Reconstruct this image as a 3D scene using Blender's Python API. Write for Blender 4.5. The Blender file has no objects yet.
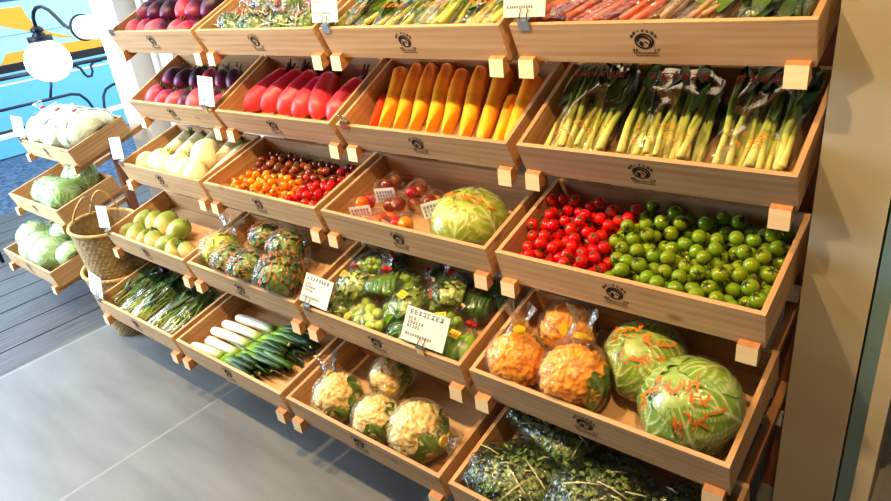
import bpy, math, random
from mathutils import Vector, Matrix, noise
R = math.radians
PI = math.pi
col = bpy.context.scene.collection
sc = bpy.context.scene

# ------------------------------------------------------------------ colour
def lin(c):
    return tuple(((x/255)/12.92 if x/255 <= .04045 else ((x/255+.055)/1.055)**2.4) for x in c)

# ------------------------------------------------------------------ materials
def _new(name):
    m = bpy.data.materials.new(name); m.use_nodes = True
    nt = m.node_tree; nt.nodes.clear()
    out = nt.nodes.new('ShaderNodeOutputMaterial')
    return m, nt, out

def N(nt, t, **kw):
    n = nt.nodes.new(t)
    for k, v in kw.items():
        if k.startswith('i_'):
            n.inputs[k[2:].replace('_', ' ')].default_value = v
        else:
            setattr(n, k, v)
    return n

def veg(name, rgb=None, rough=.45, var=.25, nscale=30, bump=0., bscale=60, sss=0., spec=.5, rnd=.0, coat=0.):
    """rgb None: takes the mesh colour attribute; noise varies the value."""
    m, nt, out = _new(name); L = nt.links
    p = N(nt, 'ShaderNodeBsdfPrincipled'); p.inputs['Roughness'].default_value = rough
    p.inputs['Specular IOR Level'].default_value = spec
    p.inputs['Coat Weight'].default_value = coat
    p.inputs['Coat Roughness'].default_value = .15
    tc = N(nt, 'ShaderNodeTexCoord'); nz = N(nt, 'ShaderNodeTexNoise'); nz.inputs['Scale'].default_value = nscale
    nz.inputs['Detail'].default_value = 4
    L.new(tc.outputs['Object'], nz.inputs['Vector'])
    mr = N(nt, 'ShaderNodeMapRange'); mr.inputs['From Min'].default_value = .3; mr.inputs['From Max'].default_value = .7
    mr.inputs['To Min'].default_value = 1-var; mr.inputs['To Max'].default_value = 1+var
    L.new(nz.outputs['Fac'], mr.inputs['Value'])
    hsv = N(nt, 'ShaderNodeHueSaturation')
    L.new(mr.outputs[0], hsv.inputs['Value'])
    if rnd:
        oi = N(nt, 'ShaderNodeObjectInfo'); m2 = N(nt, 'ShaderNodeMapRange')
        m2.inputs['To Min'].default_value = .5-rnd; m2.inputs['To Max'].default_value = .5+rnd
        L.new(oi.outputs['Random'], m2.inputs['Value']); L.new(m2.outputs[0], hsv.inputs['Hue'])
    if rgb is None:
        a = N(nt, 'ShaderNodeAttribute', attribute_name='Col'); L.new(a.outputs['Color'], hsv.inputs['Color'])
    else:
        hsv.inputs['Color'].default_value = (*lin(rgb), 1)
    L.new(hsv.outputs[0], p.inputs['Base Color'])
    if sss:
        p.inputs['Subsurface Weight'].default_value = sss
        p.inputs['Subsurface Radius'].default_value = (.02, .01, .006)
        p.inputs['Subsurface Scale'].default_value = .4
    if bump:
        n2 = N(nt, 'ShaderNodeTexNoise'); n2.inputs['Scale'].default_value = bscale; n2.inputs['Detail'].default_value = 3
        L.new(tc.outputs['Object'], n2.inputs['Vector'])
        b = N(nt, 'ShaderNodeBump'); b.inputs['Strength'].default_value = bump; b.inputs['Distance'].default_value = .004
        L.new(n2.outputs['Fac'], b.inputs['Height']); L.new(b.outputs[0], p.inputs['Normal'])
    L.new(p.outputs[0], out.inputs['Surface'])
    return m

def wood(name, c1, c2, axis='X', rough=.6, knots=True, seed=0.):
    m, nt, out = _new(name); L = nt.links
    p = N(nt, 'ShaderNodeBsdfPrincipled'); p.inputs['Roughness'].default_value = rough
    p.inputs['Specular IOR Level'].default_value = .3
    tc = N(nt, 'ShaderNodeTexCoord'); oi = N(nt, 'ShaderNodeObjectInfo')
    mp = N(nt, 'ShaderNodeMapping')
    s = {'X': (1.6, 30, 30), 'Y': (30, 1.6, 30), 'Z': (30, 30, 1.6)}[axis]
    mp.inputs['Scale'].default_value = s
    off = N(nt, 'ShaderNodeVectorMath', operation='SCALE'); off.inputs['Scale'].default_value = 7.
    cx = N(nt, 'ShaderNodeCombineXYZ')
    for k in 'XYZ': L.new(oi.outputs['Random'], cx.inputs[k])
    L.new(cx.outputs[0], off.inputs[0])
    ad = N(nt, 'ShaderNodeVectorMath', operation='ADD')
    L.new(tc.outputs['Object'], ad.inputs[0]); L.new(off.outputs[0], ad.inputs[1]); L.new(ad.outputs[0], mp.inputs['Vector'])
    n1 = N(nt, 'ShaderNodeTexNoise'); n1.inputs['Scale'].default_value = 1.6; n1.inputs['Detail'].default_value = 5
    n1.inputs['Distortion'].default_value = .5
    L.new(mp.outputs[0], n1.inputs['Vector'])
    w = N(nt, 'ShaderNodeTexWave', wave_type='BANDS', bands_direction={'X': 'Z', 'Y': 'Z', 'Z': 'X'}[axis])
    w.inputs['Scale'].default_value = .55; w.inputs['Distortion'].default_value = 5; w.inputs['Detail'].default_value = 2
    w.inputs['Detail Scale'].default_value = .5
    L.new(mp.outputs[0], w.inputs['Vector'])
    mx = N(nt, 'ShaderNodeMix', data_type='FLOAT'); mx.inputs['Factor'].default_value = .14
    L.new(n1.outputs['Fac'], mx.inputs['A']); L.new(w.outputs['Fac'], mx.inputs['B'])
    cr = N(nt, 'ShaderNodeValToRGB')
    cr.color_ramp.elements[0].position = .25; cr.color_ramp.elements[0].color = (*lin(c2), 1)
    cr.color_ramp.elements[1].position = .7; cr.color_ramp.elements[1].color = (*lin(c1), 1)
    L.new(mx.outputs[0], cr.inputs[0])
    last = cr.outputs[0]
    if knots:
        v = N(nt, 'ShaderNodeTexVoronoi'); v.inputs['Scale'].default_value = 1.
        mp2 = N(nt, 'ShaderNodeMapping'); mp2.inputs['Scale'].default_value = {'X': (5, 11, 11), 'Y': (11, 5, 11), 'Z': (11, 11, 5)}[axis]
        L.new(ad.outputs[0], mp2.inputs['Vector']); L.new(mp2.outputs[0], v.inputs['Vector'])
        r2 = N(nt, 'ShaderNodeMapRange'); r2.inputs['From Min'].default_value = .03; r2.inputs['From Max'].default_value = .13
        r2.inputs['To Min'].default_value = .6; r2.inputs['To Max'].default_value = 0
        L.new(v.outputs['Distance'], r2.inputs['Value'])
        m3 = N(nt, 'ShaderNodeMix', data_type='RGBA'); m3.inputs['B'].default_value = (*lin((112, 62, 32)), 1)
        L.new(r2.outputs[0], m3.inputs['Factor']); L.new(last, m3.inputs['A']); last = m3.outputs['Result']
    hs = N(nt, 'ShaderNodeHueSaturation'); m2 = N(nt, 'ShaderNodeMapRange')
    m2.inputs['To Min'].default_value = .88; m2.inputs['To Max'].default_value = 1.08
    L.new(oi.outputs['Random'], m2.inputs['Value']); L.new(m2.outputs[0], hs.inputs['Value']); L.new(last, hs.inputs['Color'])
    L.new(hs.outputs[0], p.inputs['Base Color'])
    b = N(nt, 'ShaderNodeBump'); b.inputs['Strength'].default_value = .12; b.inputs['Distance'].default_value = .002
    L.new(mx.outputs[0], b.inputs['Height']); L.new(b.outputs[0], p.inputs['Normal'])
    L.new(p.outputs[0], out.inputs['Surface'])
    return m

def plain(name, rgb, rough=.5, metal=0., nvar=.05, nscale=20, emit=0., spec=.5):
    m, nt, out = _new(name); L = nt.links
    p = N(nt, 'ShaderNodeBsdfPrincipled'); p.inputs['Roughness'].default_value = rough; p.inputs['Metallic'].default_value = metal
    p.inputs['Specular IOR Level'].default_value = spec
    tc = N(nt, 'ShaderNodeTexCoord'); nz = N(nt, 'ShaderNodeTexNoise'); nz.inputs['Scale'].default_value = nscale
    L.new(tc.outputs['Object'], nz.inputs['Vector'])
    mr = N(nt, 'ShaderNodeMapRange'); mr.inputs['To Min'].default_value = 1-nvar; mr.inputs['To Max'].default_value = 1+nvar
    L.new(nz.outputs['Fac'], mr.inputs['Value'])
    hs = N(nt, 'ShaderNodeHueSaturation'); hs.inputs['Color'].default_value = (*lin(rgb), 1)
    L.new(mr.outputs[0], hs.inputs['Value']); L.new(hs.outputs[0], p.inputs['Base Color'])
    if emit:
        p.inputs['Emission Color'].default_value = (*lin(rgb), 1); p.inputs['Emission Strength'].default_value = emit
    L.new(p.outputs[0], out.inputs['Surface'])
    return m

def film(name, haze=.025, wrinkle=.6, scale=45, tint=(1, 1, 1), gloss=1.):
    m, nt, out = _new(name); L = nt.links
    tc = N(nt, 'ShaderNodeTexCoord'); nz = N(nt, 'ShaderNodeTexNoise'); nz.inputs['Scale'].default_value = scale
    nz.inputs['Detail'].default_value = 3; nz.inputs['Distortion'].default_value = 1.2
    L.new(tc.outputs['Object'], nz.inputs['Vector'])
    b = N(nt, 'ShaderNodeBump'); b.inputs['Strength'].default_value = wrinkle; b.inputs['Distance'].default_value = .012
    L.new(nz.outputs['Fac'], b.inputs['Height'])
    tr = N(nt, 'ShaderNodeBsdfTransparent'); tr.inputs['Color'].default_value = (tint[0]*.985, tint[1]*.985, tint[2]*.985, 1)
    gl = N(nt, 'ShaderNodeBsdfGlossy'); gl.inputs['Roughness'].default_value = .13; gl.inputs['Color'].default_value = (1, 1, 1, 1)
    L.new(b.outputs[0], gl.inputs['Normal'])
    fr = N(nt, 'ShaderNodeFresnel'); fr.inputs['IOR'].default_value = 1.28
    rd = N(nt, 'ShaderNodeMath', operation='SUBTRACT'); rd.inputs[1].default_value = .5; L.new(nz.outputs['Fac'], rd.inputs[0])
    ab = N(nt, 'ShaderNodeMath', operation='ABSOLUTE'); L.new(rd.outputs[0], ab.inputs[0])
    rg = N(nt, 'ShaderNodeMapRange'); rg.inputs['From Min'].default_value = 0; rg.inputs['From Max'].default_value = .03
    rg.inputs['To Min'].default_value = .16*gloss; rg.inputs['To Max'].default_value = .03*gloss; L.new(ab.outputs[0], rg.inputs['Value'])
    mu = N(nt, 'ShaderNodeMath', operation='ADD'); mu.use_clamp = True
    L.new(fr.outputs[0], mu.inputs[0]); L.new(rg.outputs[0], mu.inputs[1])
    mn = N(nt, 'ShaderNodeMath', operation='MINIMUM'); mn.inputs[1].default_value = .42; L.new(mu.outputs[0], mn.inputs[0]); mu = mn
    m1 = N(nt, 'ShaderNodeMixShader'); L.new(mu.outputs[0], m1.inputs[0]); L.new(tr.outputs[0], m1.inputs[1]); L.new(gl.outputs[0], m1.inputs[2])
    df = N(nt, 'ShaderNodeBsdfTranslucent'); df.inputs['Color'].default_value = (.9, .9, .9, 1)
    d2 = N(nt, 'ShaderNodeBsdfDiffuse'); d2.inputs['Color'].default_value = (.9, .9, .9, 1)
    mm = N(nt, 'ShaderNodeMixShader'); L.new(df.outputs[0], mm.inputs[1]); L.new(d2.outputs[0], mm.inputs[2])
    m2 = N(nt, 'ShaderNodeMixShader')
    mr = N(nt, 'ShaderNodeMapRange'); mr.inputs['From Min'].default_value = .45; mr.inputs['From Max'].default_value = .75
    mr.inputs['To Min'].default_value = haze*.4; mr.inputs['To Max'].default_value = haze*2.5
    L.new(nz.outputs['Fac'], mr.inputs['Value']); L.new(mr.outputs[0], m2.inputs[0])
    L.new(m1.outputs[0], m2.inputs[1]); L.new(mm.outputs[0], m2.inputs[2])
    L.new(m2.outputs[0], out.inputs['Surface'])
    return m

M = {}
M['wood_x'] = wood('crate wood lengthwise', (217, 184, 144), (192, 152, 110), 'X')
M['wood_y'] = wood('crate wood sideways', (212, 176, 132), (186, 142, 98), 'Y')
M['wood_in'] = wood('crate floor board', (222, 188, 144), (200, 158, 114), 'X')
M['wood_bar'] = wood('bracket wood', (204, 156, 110), (176, 124, 80), 'Y', knots=False)
M['wood_end'] = wood('pale end grain', (250, 228, 188), (240, 212, 168), 'X', knots=False)
M['wood_post'] = wood('reddish post wood', (150, 96, 62), (118, 70, 44), 'Z', knots=False)
M['ink'] = plain('burnt stamp ink', (46, 22, 12), .8)
M['card'] = plain('card paper', (222, 217, 206), .7, nvar=.02)
M['card_ink'] = plain('card print', (84, 82, 88), .8)
M['card_head'] = plain('card heading', (84, 110, 116), .8)
M['clip'] = plain('steel clip', (190, 190, 190), .25, 1.)
M['clip_dark'] = plain('dark clip steel', (120, 120, 122), .3, 1.)  # darker grey steel for the clip wires
M['veg'] = veg('vegetable skin', None, .4, .16, 25, .08, 60)
M['leaf'] = veg('leaf', None, .42, .3, 40, .3, 90)
M['cabbage'] = veg('cabbage leaf', None, .35, .14, 22, .25, 50)
M['curd'] = veg('cauliflower curd', None, .65, .12, 60, .6, 160)
M['tom_red'] = veg('red tomato', (222, 30, 18), .16, .12, 20, 0, sss=.0, rnd=.004, coat=.3)
M['tom_orange'] = veg('orange tomato', (246, 148, 10), .16, .12, 20, 0, rnd=.02, coat=.3)
M['tom_brown'] = veg('brown tomato', (140, 66, 24), .18, .2, 20, 0, rnd=.02, coat=.3)
M['tom_dark'] = veg('dark red tomato', (168, 22, 34), .18, .2, 20, 0, rnd=.004, coat=.3)
M['tom_green'] = veg('green tomato', (136, 160, 30), .16, .16, 16, 0, rnd=.015, coat=.3)
M['calyx'] = veg('calyx', (70, 96, 34), .6, .3)
M['calyx_dark'] = veg('dried calyx', (66, 72, 30), .7, .3)
M['film'] = film('clear bag film')
M['film_soft'] = film('frosted bag film', .09, .7, 35)
M['film_smooth'] = film('smooth sleeve film', .012, .22, 22, gloss=.45)
M['film_tight'] = film('tight wrap film', .015, .35, 30, gloss=.7)
M['tape_red'] = plain('red bag tape', (214, 28, 28), .4)
M['tape_yellow'] = plain('yellow bag tape', (238, 200, 30), .4)
M['tape_white'] = plain('white bag tape', (236, 236, 236), .4)
M['print_orange'] = plain('orange bag print', (236, 120, 20), .5)
M['print_red'] = plain('red bag print', (190, 50, 24), .5)
M['sticker'] = plain('cream sticker', (244, 226, 150), .5)
M['sticker_y'] = plain('yellow sticker', (246, 214, 50), .5)
M['sticker_w'] = plain('white sticker', (240, 240, 246), .5)
M['print_blue'] = plain('blue sticker print', (90, 110, 170), .5)
M['iron'] = plain('wrought iron', (22, 40, 58), .5)
M['black_plastic'] = plain('black lamp fitting', (20, 26, 40), .35)
M['globe'] = plain('glowing lamp globe', (255, 255, 255), .4, emit=6.)
M['white_paint'] = plain('white paint', (236, 236, 234), .5)
M['straw'] = veg('woven straw', None, .8, .3, 60, .6, 120)

# ------------------------------------------------------------------ mesh builder
class MB:
    def __init__(s):
        s.v = []; s.f = []; s.c = []; s.m = []; s.fl = []; s.X = Matrix(); s.mi = 0; s.sm = True
    def p(s, x, c=(1, 1, 1)):
        s.v.append(tuple(s.X @ Vector(x))); s.c.append((*c, 1)); return len(s.v)-1
    def face(s, *i):
        s.f.append(i); s.m.append(s.mi); s.fl.append(s.sm)
    def box(s, a, b, c=(1, 1, 1)):
        (x0, y0, z0), (x1, y1, z1) = a, b
        sm = s.sm; s.sm = False
        i = [s.p(q, c) for q in ((x0,y0,z0),(x1,y0,z0),(x1,y1,z0),(x0,y1,z0),(x0,y0,z1),(x1,y0,z1),(x1,y1,z1),(x0,y1,z1))]
        for q in ((0,3,2,1),(4,5,6,7),(0,1,5,4),(1,2,6,5),(2,3,7,6),(3,0,4,7)): s.face(*[i[k] for k in q])
        s.sm = sm
    def grid(s, nu, nv, fn, cfn=None, wrap=False):
        cfn = cfn or (lambda u, v: (1, 1, 1))
        nuu = nu if wrap else nu+1
        idx = [[s.p(fn(i/nu, j/nv), cfn(i/nu, j/nv)) for i in range(nuu)] for j in range(nv+1)]
        for j in range(nv):
            for i in range(nu):
                k = (i+1) % nuu
                s.face(idx[j][i], idx[j][k], idx[j+1][k], idx[j+1][i])
        return idx
    def ball(s, c, rad, nu=16, nv=10, rf=None, cf=None):
        """sphere-like: rf(dir)->radius factor or vector, cf(dir)->colour"""
        c = Vector(c)
        if not hasattr(rad, '__len__'): rad = (rad,)*3
        def P(th, ph):
            d = Vector((math.sin(th)*math.cos(ph), math.sin(th)*math.sin(ph), math.cos(th)))
            k = rf(d) if rf else 1
            return c+Vector((d.x*rad[0]*k, d.y*rad[1]*k, d.z*rad[2]*k)), (cf(d) if cf else (1, 1, 1))
        t = s.p(*P(0, 0)); b = s.p(*P(PI, 0)); rows = []
        for j in range(1, nv):
            rows.append([s.p(*P(PI*j/nv, 2*PI*i/nu)) for i in range(nu)])
        for i in range(nu):
            k = (i+1) % nu
            s.face(t, rows[0][i], rows[0][k]); s.face(b, rows[-1][k], rows[-1][i])
            for j in range(nv-2): s.face(rows[j][i], rows[j+1][i], rows[j+1][k], rows[j][k])
    def tube(s, path, rad, n=8, cols=None, caps=True, flat=1.):
        path = [Vector(q) for q in path]; prev = None
        m = len(path)
        if not hasattr(rad, '__len__'): rad = [rad]*m
        if cols is None: cols = [(1, 1, 1)]*m
        elif not hasattr(cols[0], '__len__'): cols = [cols]*m
        up = None
        for k in range(m):
            d = (path[min(k+1, m-1)]-path[max(k-1, 0)])
            d = d.normalized() if d.length > 1e-9 else Vector((0, 0, 1))
            if up is None:
                up = Vector((0, 0, 1)) if abs(d.z) < .9 else Vector((1, 0, 0))
            a = d.cross(up); a = a.normalized() if a.length > 1e-6 else d.orthogonal().normalized()
            b = a.cross(d); up = b
            ring = [s.p(path[k]+(a*math.cos(2*PI*i/n)+b*math.sin(2*PI*i/n)*flat)*rad[k], cols[k]) for i in range(n)]
            if prev:
                for i in range(n): s.face(prev[i], prev[(i+1) % n], ring[(i+1) % n], ring[i])
            elif caps: s.face(*ring[::-1])
            prev = ring
        if caps: s.face(*prev)
    def blade(s, path, width, side, cols, cup=.0):
        """leaf strip: 3 verts across, path points, widths; cup folds edges along normal"""
        path = [Vector(q) for q in path]; m = len(path); side = Vector(side).normalized(); rows = []
        for k in range(m):
            d = path[min(k+1, m-1)]-path[max(k-1, 0)]
            d = d.normalized() if d.length > 1e-9 else Vector((0, 0, 1))
            sd = side-d*side.dot(d); sd = sd.normalized() if sd.length > 1e-6 else d.orthogonal().normalized()
            nn = d.cross(sd); w = width[k]; c = cols[k]
            c2 = tuple(min(1, q*1.25+.01) for q in c)
            rows.append((s.p(path[k]-sd*w+nn*cup*w, c), s.p(path[k], c2), s.p(path[k]+sd*w+nn*cup*w, c)))
        for k in range(m-1):
            a, b = rows[k], rows[k+1]
            s.face(a[0], a[1], b[1], b[0]); s.face(a[1], a[2], b[2], b[1])
    def stroke(s, a, b, w, fn):
        """flat pen stroke a->b in 2-D mapped to 3-D by fn, in 3 pieces so it bends with a surface"""
        dx, dy = b[0]-a[0], b[1]-a[1]; l = math.hypot(dx, dy) or 1
        nx, ny = -dy/l*w/2, dx/l*w/2; rows = []
        for k in range(3):
            t = k/2; x, y = a[0]+dx*t, a[1]+dy*t
            rows.append((s.p(fn(x+nx, y+ny)), s.p(fn(x-nx, y-ny))))
        for k in range(2): s.face(rows[k][0], rows[k][1], rows[k+1][1], rows[k+1][0])
    def glyph(s, x, y, w, h, fn, rng, pen=.11):
        pw = pen*w
        n = rng.choice((2, 3, 3))
        for i in range(n):
            yy = y+h*(.1+.8*i/(n-1 if n > 1 else 1)); s.stroke((x+w*rng.uniform(.02, .2), yy), (x+w*rng.uniform(.75, .98), yy+h*.04), pw, fn)
        for i in range(rng.choice((1, 2))):
            xx = x+w*rng.uniform(.2, .8); s.stroke((xx, y+h*.02), (xx-w*rng.uniform(-.05, .15), y+h*.98), pw, fn)
        if rng.random() < .6:
            s.stroke((x+w*.5, y+h*.5), (x+w*rng.choice((.05, .95)), y), pw, fn)
    def build(s, name, mats, parent=None, loc=None):
        me = bpy.data.meshes.new(name)
        me.from_pydata(s.v, [], s.f)
        if not isinstance(mats, (list, tuple)): mats = [mats]
        for q in mats: me.materials.append(q)
        me.polygons.foreach_set('material_index', s.m)
        me.polygons.foreach_set('use_smooth', s.fl)
        at = me.color_attributes.new('Col', 'FLOAT_COLOR', 'POINT')
        at.data.foreach_set('color', [x for c in s.c for x in c])
        me.update()
        o = bpy.data.objects.new(name, me); col.objects.link(o)
        if parent: o.parent = parent
        return o

def tag(o, label=None, cat=None, group=None, kind=None):
    if label: o['label'] = label
    if cat: o['category'] = cat
    if group: o['group'] = group
    if kind: o['kind'] = kind
    return o

def thing(name, label, cat, mat=None, group=None):
    o = bpy.data.objects.new(name, None); col.objects.link(o); o.empty_display_size = .05
    if mat is not None: o.matrix_world = mat
    return tag(o, label, cat, group)

def children(o):
    return [c for c in o.children]

def dup(root, label=None, mat=None, group=None):
    r = root.copy(); col.objects.link(r)
    if mat is not None: r.matrix_world = mat
    if label: r['label'] = label
    if group: r['group'] = group
    for ch in list(root.children):
        c = ch.copy(); col.objects.link(c); c.parent = r
        for g in list(ch.children):
            d = g.copy(); col.objects.link(d); d.parent = c
    return r

def T(x, y, z): return Matrix.Translation((x, y, z))
def RX(a): return Matrix.Rotation(R(a), 4, 'X')
def RY(a): return Matrix.Rotation(R(a), 4, 'Y')
def RZ(a): return Matrix.Rotation(R(a), 4, 'Z')
def SC(k): return Matrix.Diagonal((k, k, k, 1))
def SC3(x, y, z): return Matrix.Diagonal((x, y, z, 1))

# ------------------------------------------------------------------ camera (solved from the photograph)
F_PX, PITCH, ROLL, YAW = 656.326, 0.442, -0.1230, 0.732
import_pos = Vector((2.733, -1.237, 1.486))
cy, sy = math.cos(YAW), math.sin(YAW)
Fw = Vector((-sy*math.cos(PITCH), cy*math.cos(PITCH), -math.sin(PITCH)))
Rt = Vector((cy, sy, 0)); Up = Rt.cross(Fw)
R2 = Rt*math.cos(ROLL)+Up*math.sin(ROLL); U2 = -Rt*math.sin(ROLL)+Up*math.cos(ROLL)
cam = bpy.data.cameras.new('camera'); co = bpy.data.objects.new('camera', cam); col.objects.link(co)
mw = Matrix((( R2.x, U2.x, -Fw.x, import_pos.x), (R2.y, U2.y, -Fw.y, import_pos.y), (R2.z, U2.z, -Fw.z, import_pos.z), (0, 0, 0, 1)))
co.matrix_world = mw
cam.sensor_width = 36; cam.sensor_fit = 'HORIZONTAL'; cam.lens = F_PX/891*36; cam.clip_start = .02
sc.camera = co

# ------------------------------------------------------------------ crates
W, D, H, GAP, TH = .6, .3066, .0907, .0286, .011
ROWY = [0., -.005, -.122, -.264, -.389]
ROWZ = [1.300, 1.032, .806, .556, .301]
ROWT = [.421, .471, .283, .266, .219]
COLX = [c*(W+GAP) for c in range(4)]

def crate_matrix(x, y, z, th):
    n = Vector((0, -math.sin(th), math.cos(th)))
    o = Vector((x, y, z))-H*n
    return T(*o) @ Matrix.Rotation(th, 4, 'X')

CM = {}
for c in range(4):
    for r in range(5):
        CM['ABCD'[c]+str(r+1)] = crate_matrix(COLX[c], ROWY[r], ROWZ[r], ROWT[r])
EW = .60
for r, (y, z, t) in enumerate(((-.101, .790, .294), (-.242, .541, .257), (-.367, .273, .211))):
    CM['E'+str(r+1)] = crate_matrix(-.554-EW, y, z, t)

def logo_mesh():
    mb = MB(); mb.sm = False; rng = random.Random(5)
    y = -.0006
    fn = lambda a, b: (a, y, b)
    def ann(cx, cz, rx, rz, w, a0=0, a1=360, n=28, wz=None):
        rows = []
        for k in range(n+1):
            a = R(a0+(a1-a0)*k/n); ca, sa = math.cos(a), math.sin(a)
            rows.append((mb.p((cx+ca*rx, y, cz+sa*rz)), mb.p((cx+ca*(rx-w), y, cz+sa*(rz-w)))))
        for k in range(n): mb.face(rows[k][0], rows[k+1][0], rows[k+1][1], rows[k][1])
    ann(0, .004, .0195, .0175, .0035)
    ann(-.002, .006, .0135, .011, .0055, 20, 200, 14)       # dark swirl inside the ring
    ann(.004, .002, .011, .010, .004, -70, 60, 10)
    ann(-.006, -.001, .0045, .0055, .003, 0, 360, 10)
    mb.stroke((-.006, .001), (-.005, -.008), .003, fn)
    mb.stroke((.001, .004), (.007, -.001), .003, fn)
    mb.stroke((.010, .009), (.013, .002), .002, fn)
    for k in range(7):                                       # small characters in an arc above the ring
        a = R(150-20*k); cx, cz = math.cos(a)*.0275, .003+math.sin(a)*.0245
        big = .0068 if k in (0, 1, 5, 6) else .0055
        if k in (2,):
            mb.stroke((cx-.002, cz), (cx+.002, cz+.0005), .0014, fn)
        else:
            mb.glyph(cx-big/2, cz-big/2, big, big, fn, rng, .22)
    for sx in (-.027, -.020, .017, .024):
        mb.glyph(sx, -.0185, .0055, .0055, fn, rng, .24)
    x = -.024
    while x < .026:                                          # two lines of tiny lettering
        mb.stroke((x, -.0245), (x, -.0205), .0013, fn)
        if rng.random() < .7: mb.stroke((x, -.0207), (x+.0022, -.0207), .001, fn)
        if rng.random() < .7: mb.stroke((x, -.0242), (x+.0022, -.0242), .001, fn)
        x += .0036
    x = -.022
    while x < .026:
        mb.stroke((x, -.0285), (x+.0030, -.0285), .0018, fn); x += .0038
    return mb

def crate_proto(w, name_label, mat):
    t = thing('wooden_crate', name_label, 'crate', mat, 'pale wooden display crates')
    e = .0006
    b = MB(); b.box((0, 0, 0), (w, TH, H)); b.build('front_panel', M['wood_x'], t)
    b = MB(); b.box((0, D-TH, 0), (w, D, H)); b.build('back_panel', M['wood_x'], t)
    for x in (0, w-TH):
        b = MB(); b.box((x, TH, 0), (x+TH, D-TH, H)); b.build('side_panel', M['wood_y'], t)
    b = MB(); b.box((TH, TH, .001), (w-TH, D-TH, .008)); b.build('base_panel', M['wood_in'], t)
    lg = LOGO.build('stamp', M['ink'], t); lg.location = (w/2, 0, .047); lg['label'] = 'round dark brown stamp on the front board'
    return t
LOGO = logo_mesh()

CRATES = {
 'A1': 'pale wooden crate in the top row holding purple and pink radishes',
 'B1': 'pale wooden crate in the top row with small bags of white-stemmed sprouts',
 'C1': 'pale wooden crate in the top row with bagged yellow-green leaf bundles',
 'D1': 'pale wooden crate in the top row with bagged red-stemmed stalks',
 'A2': 'wooden crate with purple and pink radishes, below the top radish crate',
 'B2': 'wooden crate holding large red daikon radishes',
 'C2': 'wooden crate holding fat yellow carrots',
 'D2': 'wooden crate holding three big bags of green celery stalks',
 'A3': 'wooden crate holding round white turnips and long white radishes',
 'B3': 'wooden crate holding orange, brown and red cherry tomatoes',
 'C3': 'wooden crate with tomato tubs and one wrapped cabbage',
 'D3': 'wooden crate holding red tomatoes beside green tomatoes',
 'A4': 'wooden crate holding pale green round turnips',
 'B4': 'wooden crate overflowing with bagged lettuces printed in orange',
 'C4': 'wooden crate crammed with small bags of green peppers and beans',
 'D4': 'wooden crate with orange cauliflowers and two big cabbages',
 'A5': 'lowest-row wooden crate with bagged long dark green leaves',
 'B5': 'lowest-row wooden crate holding white and green leeks',
 'C5': 'lowest-row wooden crate with four bagged cream cauliflowers',
 'D5': 'lowest-row wooden crate filled with bagged dark curly greens',
 'E1': 'top crate of the small far rack, holding white napa cabbages',
 'E2': 'middle crate of the small far rack, holding bagged lettuces',
 'E3': 'bottom crate of the small far rack, full of green cabbages',
}
proto = None
for k in ('A1','A2','A3','A4','A5','B1','B2','B3','B4','B5','C1','C2','C3','C4','C5','D1','D2','D3','D4','D5'):
    if proto is None: proto = crate_proto(W, CRATES[k], CM[k])
    else: dup(proto, CRATES[k], CM[k])
proto_e = crate_proto(EW, CRATES['E1'], CM['E1'])
for k in ('E2', 'E3'): dup(proto_e, CRATES[k], CM[k])

# ------------------------------------------------------------------ racks (posts, rails and the arms that carry the crates)
POSTY = .315
def rack(key, x0, w, rows, label, ptop):
    t = thing('display_rack', label, 'rack', T(x0, POSTY, 0), 'wooden racks behind the crates')
    inv = T(x0, POSTY, 0).inverted()
    for u in (.018, w-.056):
        b = MB(); b.box((u, 0, 0), (u+.044, .045, ptop)); b.build('post', M['wood_post'], t)
    for z in ([.26, .62] if ptop > 1 else [.2]):
        b = MB(); b.X = Matrix(); b.mi = 0
        b.box((-.012, -.03, z), (w+.0, .0-.0005, z+.035)); b.mi = 1
        b.build('rail', [M['wood_post'], M['wood_end']], t)
    if key == 'D':
        for z in (.255, .625):
            b = MB(); b.box((w-.058, -.05, z), (w-.020, -.0305, z+.036)); b.build('rail_stub', M['wood_end'], t)
    for r in rows:
        m = inv @ CM[r]; th = math.atan2(m[2][1], m[1][1])
        org = (CM[r] @ Vector((0, 0, 0)))
        vlen = (POSTY-org.y)/math.cos(th)-.004
        for u in (.005, w-.047):
            b = MB(); b.X = m
            b.mi = 0
            uu = (u+.004, u+.034) if u < .1 else (u+.006, u+.026)
            b.box((uu[0], -.001, -.024), (uu[1], vlen, -.0006))
            tn = math.tan(th); b.sm = False
            def plumb(v0, x0, x1, w0, w1, v1, b=b, tn=tn):
                i = [b.p(q) for q in ((x0, v0+w0*tn, w0), (x1, v0+w0*tn, w0), (x1, v1, w0), (x0, v1, w0), (x0, v0+w1*tn, w1), (x1, v0+w1*tn, w1), (x1, v1, w1), (x0, v1, w1))]
                for q in ((0,3,2,1),(4,5,6,7),(1,2,6,5),(2,3,7,6),(3,0,4,7)): b.face(*[i[z] for z in q])
                return i
            i = plumb(-.022, u+.001, u+.040, -.023, .014, -.0012)
            b.mi = 1; b.face(i[0], i[1], i[5], i[4])
            a = b.build('arm', [M['wood_bar'], M['wood_end']], t)
    return t
rack('A', COLX[0], W, ['A%d' % i for i in range(1, 6)], 'wooden rack under the radish, turnip and long-leaf crates', 1.3)
rack('B', COLX[1], W, ['B%d' % i for i in range(1, 6)], 'wooden rack under the red daikon, cherry tomato and leek crates', 1.3)
rack('C', COLX[2], W, ['C%d' % i for i in range(1, 6)], 'wooden rack under the yellow carrot and cream cauliflower crates', 1.3)
rack('D', COLX[3], W, ['D%d' % i for i in range(1, 6)], 'wooden rack beside the beige wall, under the green tomato crate', 1.3)
rack('E', -.554-EW, EW, ['E1', 'E2', 'E3'], 'small low wooden rack with three cabbage crates, outside by the deck', .84)

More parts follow.
